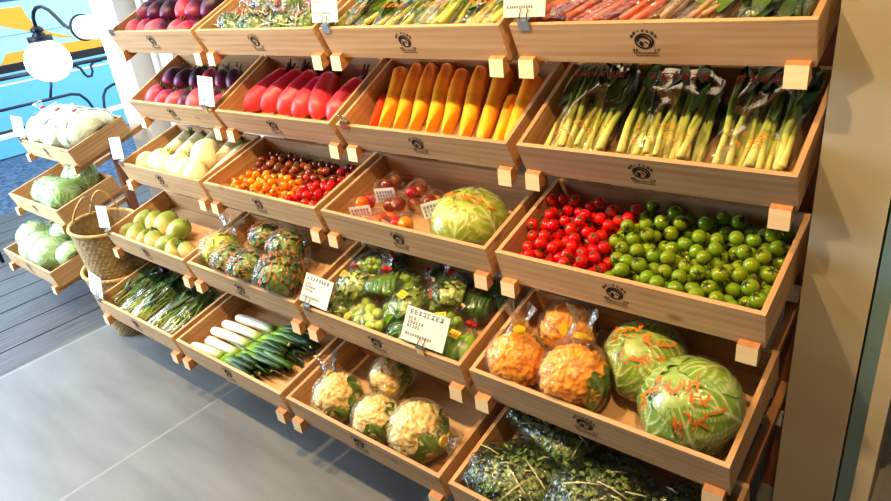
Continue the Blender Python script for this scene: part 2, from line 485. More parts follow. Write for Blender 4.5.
# ------------------------------------------------------------------ contents of the crates
def put(k, u, v, w, rx=0, ry=0, rz=0, s=1.):
    return CM[k] @ T(u, v, w) @ RZ(rz) @ RX(rx) @ RY(ry) @ SC(s)

def nz3(p, k, seed=0):
    return noise.noise(Vector(p)*k+Vector((seed*3.1, seed*1.7, seed*.9)))

def mixc(a, b, t):
    t = max(0, min(1, t)); return tuple(a[i]*(1-t)+b[i]*t for i in range(3))

def sstep(a, b, x):
    t = max(0, min(1, (x-a)/(b-a))); return t*t*(3-2*t)

# --- roots: body lies along local y, crown at +y
def root_mesh(length, r, prof, c_tip, c_crown, split, seed=0, nu=18, nv=22, flat=1., bend=0., name='root', rings=0.):
    """prof(t) radius 0..1 along t = 0 (tip) .. 1 (crown)"""
    mb = MB()
    rows = []
    for j in range(nv+1):
        t = j/nv
        tt = .5-.5*math.cos(PI*t)
        rr = r*prof(tt)
        y = (tt-.5)*length
        row = []
        for i in range(nu):
            a = 2*PI*i/nu
            q = Vector((math.cos(a)*rr, y, math.sin(a)*rr*flat))
            k = 1+.05*nz3((q.x/r, y/length*3, q.z/r), 1.1, seed)+rings*math.sin(tt*60+nz3((q.x/r, 0, q.z/r), 1, seed)*3)*.5
            q.x *= k; q.z *= k; q.x += bend*(tt-.5)**2*length
            row.append(mb.p(q, mixc(c_tip, c_crown, sstep(split[0], split[1], tt+.06*nz3(q, 60, seed)))))
        rows.append(row)
    for j in range(nv):
        for i in range(nu):
            k = (i+1) % nu; mb.face(rows[j][i], rows[j][k], rows[j+1][k], rows[j+1][i])
    return mb

def crown_mesh(y, r, n, length, c1, c2, seed=0, width=.004, up=.5):
    """cut leaf stubs sprouting from the crown end"""
    mb = MB(); rng = random.Random(seed)
    for i in range(n):
        a = 2*PI*i/n+rng.uniform(-.3, .3); l = length*rng.uniform(.6, 1.1)
        bx, bz = math.cos(a)*r, math.sin(a)*r
        path = [(bx, y-.003, bz), (bx*1.4, y+l*.5, bz*1.4+.1*l*up), (bx*2.2, y+l, bz*2.0+.35*l*up)]
        mb.tube(path, [width, width*.8, width*.45], 6, [c1, mixc(c1, c2, .5), c2])
    return mb

# --- leaf clumps
def leafball(mb, c, rad, n, lw, ll, cols, rng, curl=.4, shell=.55, cup=.5):
    """crinkled leaves filling an ellipsoid"""
    c = Vector(c)
    for i in range(n):
        d = Vector((rng.gauss(0, 1), rng.gauss(0, 1), rng.gauss(0, 1))).normalized()
        k = shell+(1-shell)*rng.random()
        q = c+Vector((d.x*rad[0], d.y*rad[1], d.z*rad[2]))*k
        t = d.cross(Vector((rng.gauss(0, 1), rng.gauss(0, 1), rng.gauss(0, 1)))).normalized()
        l = ll*rng.uniform(.6, 1.2); w = lw*rng.uniform(.6, 1.2)
        cc = mixc(cols[0], cols[1], rng.random())
        path = [q-t*l*.5-d*curl*l*.3, q-t*l*.15, q+t*l*.2+d*.03*l, q+t*l*.5-d*curl*l*.35]
        mb.blade(path, [w*.35, w, w*.9, w*.2], d.cross(t), [mixc(cc, cols[2], .5), cc, cc, mixc(cc, cols[1], .5)], cup*rng.uniform(-.4, 1))


ovoid = lambda t: (max(0, 1-(2*t-1.06)**2*.89))**.5 if 0 < t < 1 else .04
def taper(t):  # carrot/daikon: blunt tip, thick shoulder
    if t <= 0 or t >= 1: return .05
    return min(1, (.62+.40*t))*min(1, (t/.10)**.5)*min(1, ((1-t)/.07)**.5)

cP = lin((112, 42, 84)); cPd = lin((70, 22, 56)); cPk = lin((222, 106, 118)); cRe = lin((214, 56, 84))
G1 = lin((70, 110, 34)); G2 = lin((40, 72, 24)); GL = lin((150, 178, 70)); GY = lin((196, 206, 110)); WH = lin((240, 236, 218))

def radish_proto(name, label, cat, group, seed, tip, crown, L=.1, r=.034, split=(.25, .6), prof=ovoid, tops=5, tl=.03, cc=(G2, G1)):
    t = thing(name, label, cat, None, group)
    root_mesh(L, r, prof, tip, crown, split, seed).build('root', M['veg'], t)
    crown_mesh(L*.46, r*.22, tops, tl, mixc(crown, cc[0], .6), cc[1], seed).build('crown_leaf_stub' if tops < 3 else 'crown', M['veg'], t)
    return t

def unused(proto):
    """delete a prototype that was only copied from"""
    for c in list(proto.children): bpy.data.objects.remove(c)
    bpy.data.objects.remove(proto)

PR = [radish_proto('purple_radish', 'x', 'radish', 'x', s, [cPk, lin((216, 74, 96)), lin((150, 60, 100)), lin((100, 34, 76))][s], [lin((160, 60, 96)), lin((150, 52, 96)), cPd, lin((52, 16, 46))][s], .098, .034, [(.5, .95), (.4, .85), (.25, .6), (.2, .6)][s]) for s in range(4)]
ORD = ['first', 'second', 'third', 'fourth', 'fifth', 'sixth', 'seventh', 'eighth', 'ninth', 'tenth', 'eleventh', 'twelfth']
def radishes(k, rows, where, group):
    rng = random.Random(len(where))
    for ri, (rowname, v, w, us) in enumerate(rows):
        for i, u in enumerate(us):
            s = rng.uniform(.9, 1.12)
            lab = 'purple-pink radish, %s from the left in the %s of the %s' % (ORD[i], rowname, where)
            dup(PR[((0, 1, 0, 2)[i % 4] if ri == 0 else (2, 3, 3, 1)[i % 4]) if ri < 2 else (3, 2)[i % 2]], lab, put(k, u, v+rng.uniform(-.008, .008), w, rng.uniform(0, 24), 0, rng.uniform(-34, 26), s*rng.uniform(.92, 1.1)), group)
CPX = 0
radishes('A1', [('front row', .068, .045, [.052, .13, .205, .285, .365, .445, .53]), ('middle row', .152, .080, [.075, .17, .26, .35, .44, .53]),
                ('back row', .232, .092, [.06, .15, .24, .33, .42, .52])], 'top-row radish crate', 'radishes in the top crate')
radishes('A2', [('front row', .072, .045, [.056, .14, .225, .30, .375, .455, .535]), ('back row', .175, .072, [.10, .20, .29, .375, .46, .535])],
         'second-row radish crate', 'radishes in the second crate')
for p in PR: unused(p)

# red daikon, second crate row
for i, (u0, v0, u1, v1) in enumerate([(.062, .088, .150, .235), (.155, .090, .225, .235), (.258, .088, .298, .232), (.345, .080, .362, .20), (.432, .086, .392, .225), (.520, .078, .545, .205)]):
    t = thing('red_daikon', 'large red daikon radish, %s from the left in its crate' % ORD[i], 'radish', None, 'red daikon radishes')
    L = math.hypot(u1-u0, v1-v0)+.045; a = math.degrees(math.atan2(-(u1-u0), v1-v0))
    root_mesh(L, .041 if i != 3 else .038, lambda q: (min(1, .86+.3*q) if q < .5 else 1-.45*(q-.5))*min(1, (max(q, 0)/.2+.0001)**.5)*min(1, (max(0, 1-q)/.1+.0001)**.5),
              lin((236, 84, 92)), lin((190, 24, 62)), (.2, .7), i+20).build('root', M['veg'], t)
    crown_mesh(L*.47, .012, 6, .045, lin((120, 20, 50)), lin((70, 40, 40)), i, .006).build('crown', M['veg'], t)
    t.matrix_world = put('B2', (u0+u1)/2, (v0+v1)/2, .052, 6, 0, a)

# yellow carrots
car = [(.118, .058, .062, .262), (.176, .058, .112, .280), (.236, .060, .166, .280), (.296, .060, .228, .282), (.352, .062, .290, .262), (.412, .062, .352, .276), (.468, .064, .430, .280), (.516, .062, .500, .19), (.556, .066, .534, .250)]
for i, (u0, v0, u1, v1) in enumerate(car):
    L = math.hypot(u1-u0, v1-v0)+.04; a = math.degrees(math.atan2(-(u1-u0), v1-v0))
    t = thing('yellow_carrot', 'fat yellow carrot, %s from the left in its crate' % ORD[i], 'carrot', None, 'yellow carrots')
    root_mesh(L, .0285 if i != 7 else .024, taper, lin((252, 186, 52)), lin((238, 138, 26)), (.3, 1.1), i+40, rings=.008).build('root', M['veg'], t)
    mb = MB(); mb.X = T(0, L*.48, .004)
    mb.ball((0, 0, 0), (.012, .007, .012), 10, 6, None, lambda d: lin((90, 92, 34)))
    for q in range(5): mb.tube([(0, .003, 0), (math.cos(q*1.3)*.006, .011, math.sin(q*1.3)*.006)], [.003, .002], 5, lin((112, 104, 40)))
    mb.build('crown', M['veg'], t)
    t.matrix_world = put('C2', (u0+u1)/2, (v0+v1)/2, .050 if i not in (7,) else .036, 9, 0, a)
for i, (u0, v0, u1, v1) in enumerate([(.06, .055, .03, .16)]):
    t = thing('red_carrot', 'slim red-orange carrot at the left end of the yellow carrots', 'carrot', put('C2', .048, .115, .032, 6, 0, 14))
    root_mesh(.15, .018, taper, lin((226, 84, 40)), lin((206, 66, 34)), (.3, 1), 61).build('root', M['veg'], t)
    crown_mesh(.072, .006, 4, .012, G2, G1, 3, .002).build('crown', M['veg'], t)

# white turnips and long white radishes
for i, (u, v, s, rz) in enumerate([(.056, .076, 1.0, 10), (.130, .100, 1.15, -14), (.205, .078, 1.05, 6), (.282, .092, 1.15, 12), (.362, .076, 1.15, -8), (.440, .072, 1.1, 15), (.415, .158, 1.4, 20)]):
    t = thing('white_turnip', 'round white turnip, %s from the left in the front row' % ORD[i] if i < 6 else 'biggest round white turnip, lying on top near the right', 'turnip', None, 'round white turnips')
    root_mesh(.092, .041, lambda q: ovoid(q)*(1.0), lin((248, 236, 196)), lin((246, 238, 190)), (.4, .9), i+70).build('root', M['veg'], t)
    crown_mesh(.040, .008, 6, .026 if i in (1, 3) else .012, lin((200, 206, 120)), GL, i, .0035).build('crown', M['veg'], t)
    t.matrix_world = put('A3', u, v, .046 if i < 6 else .072, 18, 0, rz, s)
for i, (u0, v0, u1, v1, w) in enumerate([(.085, .17, .11, .27, .052), (.19, .16, .20, .275, .052), (.29, .19, .31, .285, .06), (.478, .16, .470, .275, .062), (.515, .07, .535, .275, .05)]):
    L = math.hypot(u1-u0, v1-v0)+.03; a = math.degrees(math.atan2(-(u1-u0), v1-v0))
    t = thing('white_daikon', 'long white radish lying behind the turnips, %s from the left' % ORD[i], 'radish', None, 'long white radishes')
    root_mesh(L, .030 if i < 4 else .024, taper, lin((244, 236, 206)), lin((206, 212, 176)), (.4, 1), i+80).build('root', M['veg'], t)
    crown_mesh(L*.47, .009, 7, .03, GL, G2, i+3, .004, 1.4).build('crown', M['veg'], t)
    t.matrix_world = put('A3', (u0+u1)/2, (v0+v1)/2, w, 6, 0, a)

# pale green round turnips
gt = [(.046, .062, .9), (.118, .058, .95), (.190, .058, .9), (.262, .060, .95), (.345, .064, 1.), (.425, .058, .95), (.488, .072, .9), (.075, .132, .9), (.150, .140, .95), (.235, .142, 1.05), (.335, .140, 1.1)]
for i, (u, v, s) in enumerate(gt):
    t = thing('green_turnip', 'pale green round turnip, %s from the left in the %s row' % ((ORD[i], 'front') if i < 7 else (ORD[i-7], 'back')), 'turnip', None, 'pale green turnips')
    root_mesh(.094, .037, ovoid, lin((212, 196, 130)), lin((140, 156, 66)), (.2, .85), i+90).build('root', M['veg'], t)
    crown_mesh(.036, .006, 5, .02, GL, G1, i, .003).build('crown', M['veg'], t)
    t.matrix_world = put('A4', u, v, .045 if i < 7 else .062, 22, 0, [-40, 25, -10, 50, -65, 15, 70, -30, 35, 5, -50][i], s*[1.08, 1.2, 1.02, 1.14][i % 4])
    if i in (3, 6):
        mb = MB(); rg = random.Random(i); mb.X = T(0, .045, .012); leafball(mb, (0, 0, 0), (.026, .022, .016), 46, .0055, .014, (lin((36, 66, 24)), lin((70, 104, 40)), lin((90, 120, 50))), rg); mb.build('leaf_sprig', M['leaf'], t)

def bag_mesh(rx, ry, rz, neck=.03, flare=.02, seed=0, nu=36, nv=22, wrinkle=.05, zc=0.):
    """film bag round local z: closed bottom, gathered neck on +z, flared end"""
    mb = MB(); prof = []
    for j in range(nv+1):
        t = j/nv
        if t < .72:
            a = t/.72*PI*.86
            prof.append((-math.cos(a)*rz, math.sin(a), 0.))
        else:
            k = (t-.72)/.28
            z0 = -math.cos(PI*.86)*rz; s0 = math.sin(PI*.86)
            z = z0+neck*(k*1.6)
            s = s0*(1-k/.45)+.16*(k/.45) if k < .45 else .16+(flare/max(rx, ry))*((k-.45)/.55)
            prof.append((z, s, k))
    rows = []
    for (z, s, k) in prof:
        row = []
        for i in range(nu):
            a = 2*PI*i/nu
            wr = 1+wrinkle*nz3((math.cos(a)*1.5, math.sin(a)*1.5, z/rz*2), 1.6, seed)
            wr += (.04+.25*min(1, k*2.5))*math.sin(a*11+seed+2*nz3((math.cos(a), math.sin(a), z*10), 1, seed))*(1 if k > 0 else max(0, z/rz)*.35)
            row.append(mb.p((math.cos(a)*s*rx*wr, math.sin(a)*s*ry*wr, z+zc)))
        rows.append(row)
    for j in range(nv):
        for i in range(nu):
            q = (i+1) % nu; mb.face(rows[j][i], rows[j][q], rows[j+1][q], rows[j+1][i])
    mb.top = prof[int(nv*.72)+max(2, int(nv*.28*.45))][0]+zc
    return mb

def tie_mesh(z, r, h=.006, tail=.012):
    mb = MB(); mb.sm = False
    mb.tube([(0, 0, z-h/2), (0, 0, z+h/2)], [r, r], 10)
    mb.box((r*.6, -h*.1, z-h/2), (r+tail, h*.1, z+h/2))
    return mb

def prints(mb, fn, n, seed, rows=2, size=.018, gap=.003, pen=.16):
    """rows of stroke characters on a surface fn(x,y)"""
    rng = random.Random(seed)
    for r in range(rows):
        for i in range(n):
            mb.glyph((i-n/2)*(size+gap), (rows/2-1-r)*(size+gap*1.5), size, size, fn, rng, pen)
    return mb

def scrawl(mb, fn, r, seed, n=11, full=1.):
    """loose printed lettering: short curved brush strokes gathered in a few ragged rows"""
    rng = random.Random(seed)
    for i in range(n):
        a = 2*PI*i/n+rng.uniform(-.2, .2); rr = r*full*rng.uniform(.40, .62)
        cx, cy_ = math.cos(a)*rr, math.sin(a)*rr*.8
        for k in range(4):
            x, y = cx+rng.uniform(-.13, .13)*r, cy_+rng.uniform(-.12, .12)*r; b_ = rng.uniform(0, PI); l = r*rng.uniform(.07, .17); pw = r*rng.uniform(.022, .05)
            p0 = (x, y); p1 = (x+math.cos(b_)*l, y+math.sin(b_)*l); p2 = (p1[0]+math.cos(b_+.9)*l*.6, p1[1]+math.sin(b_+.9)*l*.6)
            mb.stroke(p0, p1, pw, fn); mb.stroke(p1, p2, pw, fn)

def on_ellipsoid(rad, off=1.02, M4=None):
    """maps x,y (metres) onto the +z side of an ellipsoid, then by M4"""
    def fn(x, y):
        a, b = x/rad[0], y/rad[1]; h = math.sqrt(max(.02, 1-min(.98, a*a+b*b)))
        l = math.sqrt(a*a+b*b+h*h)
        q = Vector((a/l*rad[0]*off, b/l*rad[1]*off, h/l*rad[2]*off))
        return (M4 @ q) if M4 is not None else q
    return fn

# --- cauliflowers
def curd_mesh(r, seed, c1, c2, nu=96, nv=60):
    mb = MB()
    def bump(d):
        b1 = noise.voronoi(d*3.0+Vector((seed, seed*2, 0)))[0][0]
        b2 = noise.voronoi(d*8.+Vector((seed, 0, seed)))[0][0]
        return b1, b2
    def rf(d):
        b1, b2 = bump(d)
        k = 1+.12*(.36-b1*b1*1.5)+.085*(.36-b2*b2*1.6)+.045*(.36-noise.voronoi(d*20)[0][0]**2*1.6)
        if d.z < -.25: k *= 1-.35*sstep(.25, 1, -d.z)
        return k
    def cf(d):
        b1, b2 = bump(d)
        return mixc(c1, c2, .5*sstep(.3, .75, b1)+.5*sstep(.3, .7, b2))  # shade put into the colour: darker clefts between the florets
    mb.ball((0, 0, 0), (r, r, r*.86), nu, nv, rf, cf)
    return mb

def caul_leaf(r, a, seed, l=1.):
    mb = MB(); rng = random.Random(seed)
    def fn(u, v):
        th = -1.35+1.35*v*l       # from below upwards
        ph = a+(u-.5)*1.35*(.30+.70*math.sin(PI*min(1, .12+v*.86)))*(1+.10*math.sin(v*21+seed))
        k = r*(1.03+.07*math.sin(u*9+v*5+seed)*v+.05*nz3((u*3, v*3, 0), 1.2, seed))
        return (math.cos(th)*math.cos(ph)*k, math.cos(th)*math.sin(ph)*k, math.sin(th)*k*.9)
    def cf(u, v):
        rib = math.exp(-((u-.5)/.07)**2)*(1-.6*v)
        return mixc(mixc(lin((176, 190, 92)), lin((104, 140, 50)), v), lin((214, 222, 160)), rib)
    mb.grid(12, 18, fn, cf)
    return mb

def cauliflower(label, mat, r, seed, c1, c2, group, neck_dir, leaves, tie, stretch=1.):
    """neck_dir: rotation matrix of the bag; leaves: angles"""
    t = thing('cauliflower', label, 'cauliflower', None, group)
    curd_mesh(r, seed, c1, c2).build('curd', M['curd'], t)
    for i, a in enumerate(leaves):
        caul_leaf(r, R(a), seed+i, 1.35+.25*(i % 2)).build('leaf', M['leaf'], t)
    bg_ = bag_mesh(r*1.10, r*1.10, r*1.08*stretch, .055, .022, seed, wrinkle=.06)
    b = bg_.build('bag', M['film'], t); b.matrix_local = neck_dir
    tb = tie_mesh(bg_.top, r*.2, .007, .012).build('tie', M[tie], b)
    t.matrix_world = mat
    return t
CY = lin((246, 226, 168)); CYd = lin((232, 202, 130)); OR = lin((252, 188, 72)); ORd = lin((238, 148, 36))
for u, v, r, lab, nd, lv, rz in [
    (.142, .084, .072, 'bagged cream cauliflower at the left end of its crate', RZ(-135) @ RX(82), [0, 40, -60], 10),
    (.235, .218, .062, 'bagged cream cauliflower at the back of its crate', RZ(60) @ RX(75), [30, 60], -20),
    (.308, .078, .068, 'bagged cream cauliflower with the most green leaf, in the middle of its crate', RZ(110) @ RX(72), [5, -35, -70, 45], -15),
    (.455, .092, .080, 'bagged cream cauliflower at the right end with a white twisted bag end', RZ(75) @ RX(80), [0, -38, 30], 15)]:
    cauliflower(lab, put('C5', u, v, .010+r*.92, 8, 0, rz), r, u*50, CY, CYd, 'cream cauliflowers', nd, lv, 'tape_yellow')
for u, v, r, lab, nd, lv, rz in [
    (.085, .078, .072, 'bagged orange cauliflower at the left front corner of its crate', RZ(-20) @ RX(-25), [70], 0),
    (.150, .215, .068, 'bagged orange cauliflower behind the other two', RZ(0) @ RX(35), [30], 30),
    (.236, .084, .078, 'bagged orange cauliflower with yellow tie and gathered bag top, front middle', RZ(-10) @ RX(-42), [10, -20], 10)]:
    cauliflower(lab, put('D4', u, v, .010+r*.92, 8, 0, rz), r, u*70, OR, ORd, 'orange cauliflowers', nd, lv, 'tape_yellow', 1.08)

# --- cabbages
def cabbage_parts(t, r, seed, base, vein, squash=.86, leaves=6, napa=False):
    mb = MB()
    rng = random.Random(int(seed*100)+3)
    def wob(d, k=0): return 1+.035*nz3(d, 1.6, seed+k)
    mb.ball((0, 0, 0), (r, r, r*squash), 40, 26, lambda d: wob(d)*(1+.008*math.sin(nz3(d, 2, seed)*14)), lambda d: mixc(base, vein, .25+.4*nz3(d, 3, seed)))
    mb.build('heart', M['cabbage'], t)
    for i in range(leaves):
        az = i*2*PI/leaves*1.0+rng.uniform(-.25, .25); tw = rng.uniform(-.35, .35); span = rng.uniform(1.5, 1.9)
        lift = 1.02+.012*i
        m2 = MB()
        def geo(u, v):
            s = (u-.5)*2
            th = PI*.93-v*PI*rng_top                           # from the stalk end at the bottom over the top
            wdt = span*(.35+.65*math.sin(PI*min(1, v*.62+.12)))/2
            ph = az+tw*v+s*wdt*(.75+.25*v)
            return s, th, ph
        rng_top = rng.uniform(.70, .84)
        def ridge(s, v):
            q = math.exp(-(s/.045)**2)*(1-.5*v)
            for k in range(7):
                t0 = .06+k*.125
                y = t0+abs(s)*(.30+.08*math.sin(k*2.1+seed))
                q = max(q, .75*math.exp(-((v-y)/.012)**2)*(1-.3*abs(s)))
                y2 = t0+.07+abs(s)*.5
                q = max(q, .4*math.exp(-((v-y2)/.008)**2)*(1 if abs(s) > .25 else 0))
            return q
        def fn(u, v):
            s, th, ph = geo(u, v)
            d = Vector((math.sin(th)*math.cos(ph), math.sin(th)*math.sin(ph), math.cos(th)))
            edge = sstep(.75, 1, abs(s))+sstep(.9, 1, v)
            k = r*lift*wob(d)+ridge(s, v)*r*.032+edge*r*.02*math.sin(v*22+s*9+i)
            return (d.x*k, d.y*k, d.z*k*squash)
        def cf(u, v):
            s = (u-.5)*2
            b = mixc(base, tuple(q*.82 for q in base), .5+.9*nz3((u*3, v*3, i), 1.3, seed))
            return mixc(b, vein, min(1, ridge(s, v)*1.25))
        m2.grid(26, 44, fn, cf)
        m2.build('outer_leaf', M['cabbage'], t)

CB = lin((156, 184, 62)); CV = lin((246, 248, 200)); CBy = lin((190, 200, 80))
def wrap(t, r, squash, seed, k=1.075, m='film_tight', wr=.035):
    mb = MB()
    mb.ball((0, 0, 0), (r*k, r*k, r*k*squash), 48, 30, lambda d: 1+wr*nz3(d, 3.2, seed)+.012*math.sin(nz3(d, 2.2, seed+4)*22))
    return mb.build('wrap_film', M[m], t)

def big_cabbage(label, mat, r, seed, squash, print_m, group, base=CB, pr=True):
    t = thing('cabbage', label, 'cabbage', None, group)
    cabbage_parts(t, r, seed, base, CV, squash)
    wf = wrap(t, r, squash, seed, 1.10)
    if pr:
        mb = MB(); scrawl(mb, on_ellipsoid((r, r, r*squash), 1.12, print_m), r, int(seed*10))
        mb.build('print', M['print_orange'], wf)
    t.matrix_world = mat
    return t
big_cabbage('big wrapped green cabbage at the back of the orange cauliflower crate', put('D4', .358, .188, .082, 5, 0, 30), .090, 1.3, .82, RZ(-40) @ RX(22) @ RY(-6), 'green cabbages with orange print')
big_cabbage('big wrapped green cabbage at the right front corner by the orange cauliflowers', put('D4', .488, .108, .088, 20, 10, -60), .097, 2.7, .84, RZ(70) @ RX(30) @ RY(-6), 'green cabbages with orange print', lin((148, 184, 70)))
big_cabbage('wrapped yellow-green cabbage beside the tomato tubs', put('C3', .468, .110, .069, 8, 0, 100), .095, 4.1, .72, RZ(-100) @ RX(-22), 'green cabbages with orange print', lin((176, 194, 56)))

# far rack: napa cabbages and lettuces
def small_cabbage(name, label, cat, mat, r, seed, squash, base, vein, group, stretch=1., soft='film_soft', tie=False):
    t = thing(name, label, cat, None, group)
    cabbage_parts(t, r, seed, base, vein, squash, 5)
    wf = wrap(t, r, squash, seed, 1.09, soft, .06)
    if tie:
        mb = MB(); mb.X = T(0, -.005, r*squash*1.08); mb.tube([(0, 0, 0), (0, 0, .02), (.006, 0, .045)], [.006, .008, .018], 10)
        nk = mb.build('bag_neck', M['film_soft'], wf)
        tie_mesh(r*squash*1.08+.014, .010, .006, .008).build('tie', M['tape_red'], nk)
    t.matrix_world = mat @ SC3(1, stretch, 1)
    return t
NB = lin((226, 230, 184)); NV = lin((250, 250, 238)); LB = lin((140, 182, 92)); LV = lin((222, 238, 196))
for i, (u, v, w, s, rz, lab) in enumerate([(.17, .15, .098, 1.5, 35, 'bagged white napa cabbage at the street end of the top far crate'), (.35, .15, .098, 1.5, 30, 'bagged white napa cabbage in the middle of the top far crate'), (.49, .17, .09, 1.4, 30, 'bagged white napa cabbage at the near end of the top far crate')]):
    small_cabbage('napa_cabbage', lab, 'cabbage', put('E1', u, v, w, 0, 0, -rz), .092, 5+i, .95, NB, NV, 'white napa cabbages', s, 'film_soft', True)
for i, (u, v, w, r, lab) in enumerate([(.26, .115, .072, .082, 'round bagged lettuce in the middle far crate, nearest the street'), (.445, .10, .080, .094, 'big round bagged lettuce in the middle far crate, near its right end'), (.42, .235, .10, .085, 'round bagged lettuce at the back of the middle far crate')]):
    small_cabbage('lettuce', lab, 'lettuce', put('E2', u, v, w, 10*i, 0, 60*i), r, 8+i*1.7, .88, LB, LV, 'lettuces in the far crate')
for i, (u, v, w, r, lab) in enumerate([(.10, .15, .092, .090, 'green cabbage at the street end of the bottom far crate'), (.245, .105, .086, .090, 'green cabbage second from the street in the bottom far crate'), (.40, .095, .088, .092, 'green cabbage third from the street in the bottom far crate'), (.53, .15, .078, .074, 'smallest green cabbage at the near end of the bottom far crate'), (.33, .235, .115, .08, 'green cabbage at the back of the bottom far crate')]):
    small_cabbage('cabbage', lab, 'cabbage', put('E3', u, v, w, 14*i-20, 0, 75*i), r, 12+i*2.3, .9, lin((176, 208, 132)), LV, 'cabbages in the bottom far crate')

# --- bagged lettuces with orange print
def lettuce_bag(label, mat, r, seed, cols, m='print_orange', pr=True, fr=(1, 1, 1), neck=RX(0), n=170):
    t = thing('lettuce_bag', label, 'lettuce', None, 'bagged leaf lettuces')
    rng = random.Random(seed); mb = MB()
    mb.ball((0, 0, 0), (r*.62*fr[0], r*.62*fr[1], r*.55*fr[2]), 16, 10, lambda d: 1+.2*nz3(d, 3, seed), lambda d: cols[1])
    leafball(mb, (0, 0, 0), (r*.92*fr[0], r*.92*fr[1], r*.84*fr[2]), n, r*.17, r*.5, cols, rng, .5, .7)
    mb.build('leaves', M['leaf'], t)
    bm_ = bag_mesh(r*1.1*fr[0], r*1.1*fr[1], r*1.06*fr[2], .04, .03, seed, wrinkle=.09)
    b = bm_.build('bag', M['film'], t); b.matrix_local = neck
    if pr:
        pm = MB(); fnp = on_ellipsoid((r*fr[0], r*fr[1], r*fr[2]), 1.15, neck.inverted() @ RZ(-35) @ RX(38)); rp = random.Random(seed)
        for q in range(9):                                   # slanting lines of thin lettering
            y = (q-4)*r*.19; x = -r*.8
            while x < r*.8:
                l = r*rp.uniform(.05, .17)
                if rp.random() < .5: pm.stroke((x, y+x*.25), (x+l, y+x*.25+l*rp.uniform(-.3, .8)), r*.035, fnp)
                x += l+r*.05
        pm.build('print', M[m], b)
    t.matrix_world = mat
    return t
LC = (lin((74, 100, 38)), lin((128, 148, 66)), lin((160, 176, 104)))
FR = (lin((176, 188, 50)), lin((214, 216, 90)), lin((232, 234, 160)))
lettuce_bag('frilly yellow-green lettuce in a clear bag, left of the orange-printed bags', put('B4', .064, .105, .074, 0, 0, 0), .074, 11, FR, pr=False, neck=RZ(20) @ RX(-66), n=300)
for i, (u, v, w, r, lab) in enumerate([(.205, .058, .098, .064, 'orange-printed lettuce bag at the left front, nearest the frilly lettuce'), (.330, .046, .108, .068, 'orange-printed lettuce bag at the front middle of its crate'), (.225, .205, .088, .064, 'orange-printed lettuce bag at the back left of its crate'), (.378, .180, .098, .070, 'orange-printed lettuce bag at the back right of its crate'), (.500, .050, .118, .080, 'orange-printed lettuce bag hanging over the crate front by the price card')]):
    lettuce_bag(lab, put('B4', u, v, w, 0, 0, 40*i), r, 21+i, LC, neck=RZ(30*i) @ RX(100 if i % 2 else 130))

# --- leeks
def leek(i, u0, v0, u1, v1, w0, w1, label):
    t = thing('leek', label, 'leek', None, 'leeks')
    Mx = CM['B5']
    a = Vector((u0, v0, w0)); e = Vector((u1, v1, w1)); rng = random.Random(i)
    mb = MB(); n = 9; path = []; cols = []
    for k in range(n):
        q = k/(n-1); p = a.lerp(e, q*.52); p.z += .006*math.sin(q*3); path.append(p)
        cols.append(mixc(lin((246, 240, 220)), lin((146, 180, 66)), sstep(.55, 1.05, q)))
    rr = [.0165, .0175, .017, .0165, .016, .016, .016, .0165, .017]
    mb.tube(path, rr, 12, cols)
    mb.ball(a-(e-a).normalized()*.001, (.0145, .0145, .0145), 10, 6, None, lambda d: lin((240, 232, 206)))
    mb.build('shank', M['veg'], t)
    d = (e-a).normalized(); side = d.cross(Vector((0, 0, 1))).normalized()
    base = a.lerp(e, .49)
    for k in range(5):
        f = (k-2)/2; tip = e+side*(f*.034+rng.uniform(-.010, .010))+Vector((0, 0, .010+.014*rng.random()-.004*abs(k-2)))+d*rng.uniform(-.05, .07)
        m2 = MB()
        mid = base.lerp(tip, .5)+Vector((0, 0, .016))
        pp = [base+side*f*.005, base.lerp(mid, .6)+side*f*.006, mid, mid.lerp(tip, .6)+Vector((0, 0, .003)), tip]
        cc = [lin((170, 200, 80)), lin((96, 136, 46)), lin((48, 88, 36)), lin((30, 64, 32)), lin((36, 70, 34))] if (k+i) % 3 else [lin((170, 200, 80)), lin((134, 170, 56)), lin((84, 126, 44)), lin((58, 100, 40)), lin((62, 104, 40))]
        m2.tube(pp, [.0125, .0115, .0125, .012, .0105], 8, cc, True, .5)
        lf = m2.build('leaf', M['leaf'], t)
        if k == i % 5:
            m3 = MB(); m3.tube([tip-d*.001, tip+d*.004], [.0102, .0098], 8, lin((196, 196, 90)), True, .55)
            m3.build('cut_end', M['veg'], lf)
    t.matrix_world = Mx
lk = [(.045, .048, .40, .030, .028, .030), (.045, .092, .43, .058, .028, .034), (.055, .135, .46, .098, .030, .038), (.075, .178, .50, .150, .030, .040), (.100, .222, .52, .19, .032, .045),
      (.085, .070, .43, .082, .052, .055), (.060, .115, .47, .130, .054, .058), (.075, .158, .49, .165, .056, .066), (.105, .200, .52, .215, .058, .07), (.045, .029, .37, .055, .05, .052)]
for i, q in enumerate(lk):
    leek(i, *q, 'white-shanked leek with cut green leaves, %s from the front, %s layer' % (ORD[i if i < 5 else i-5], 'lower' if i < 5 else 'upper'))

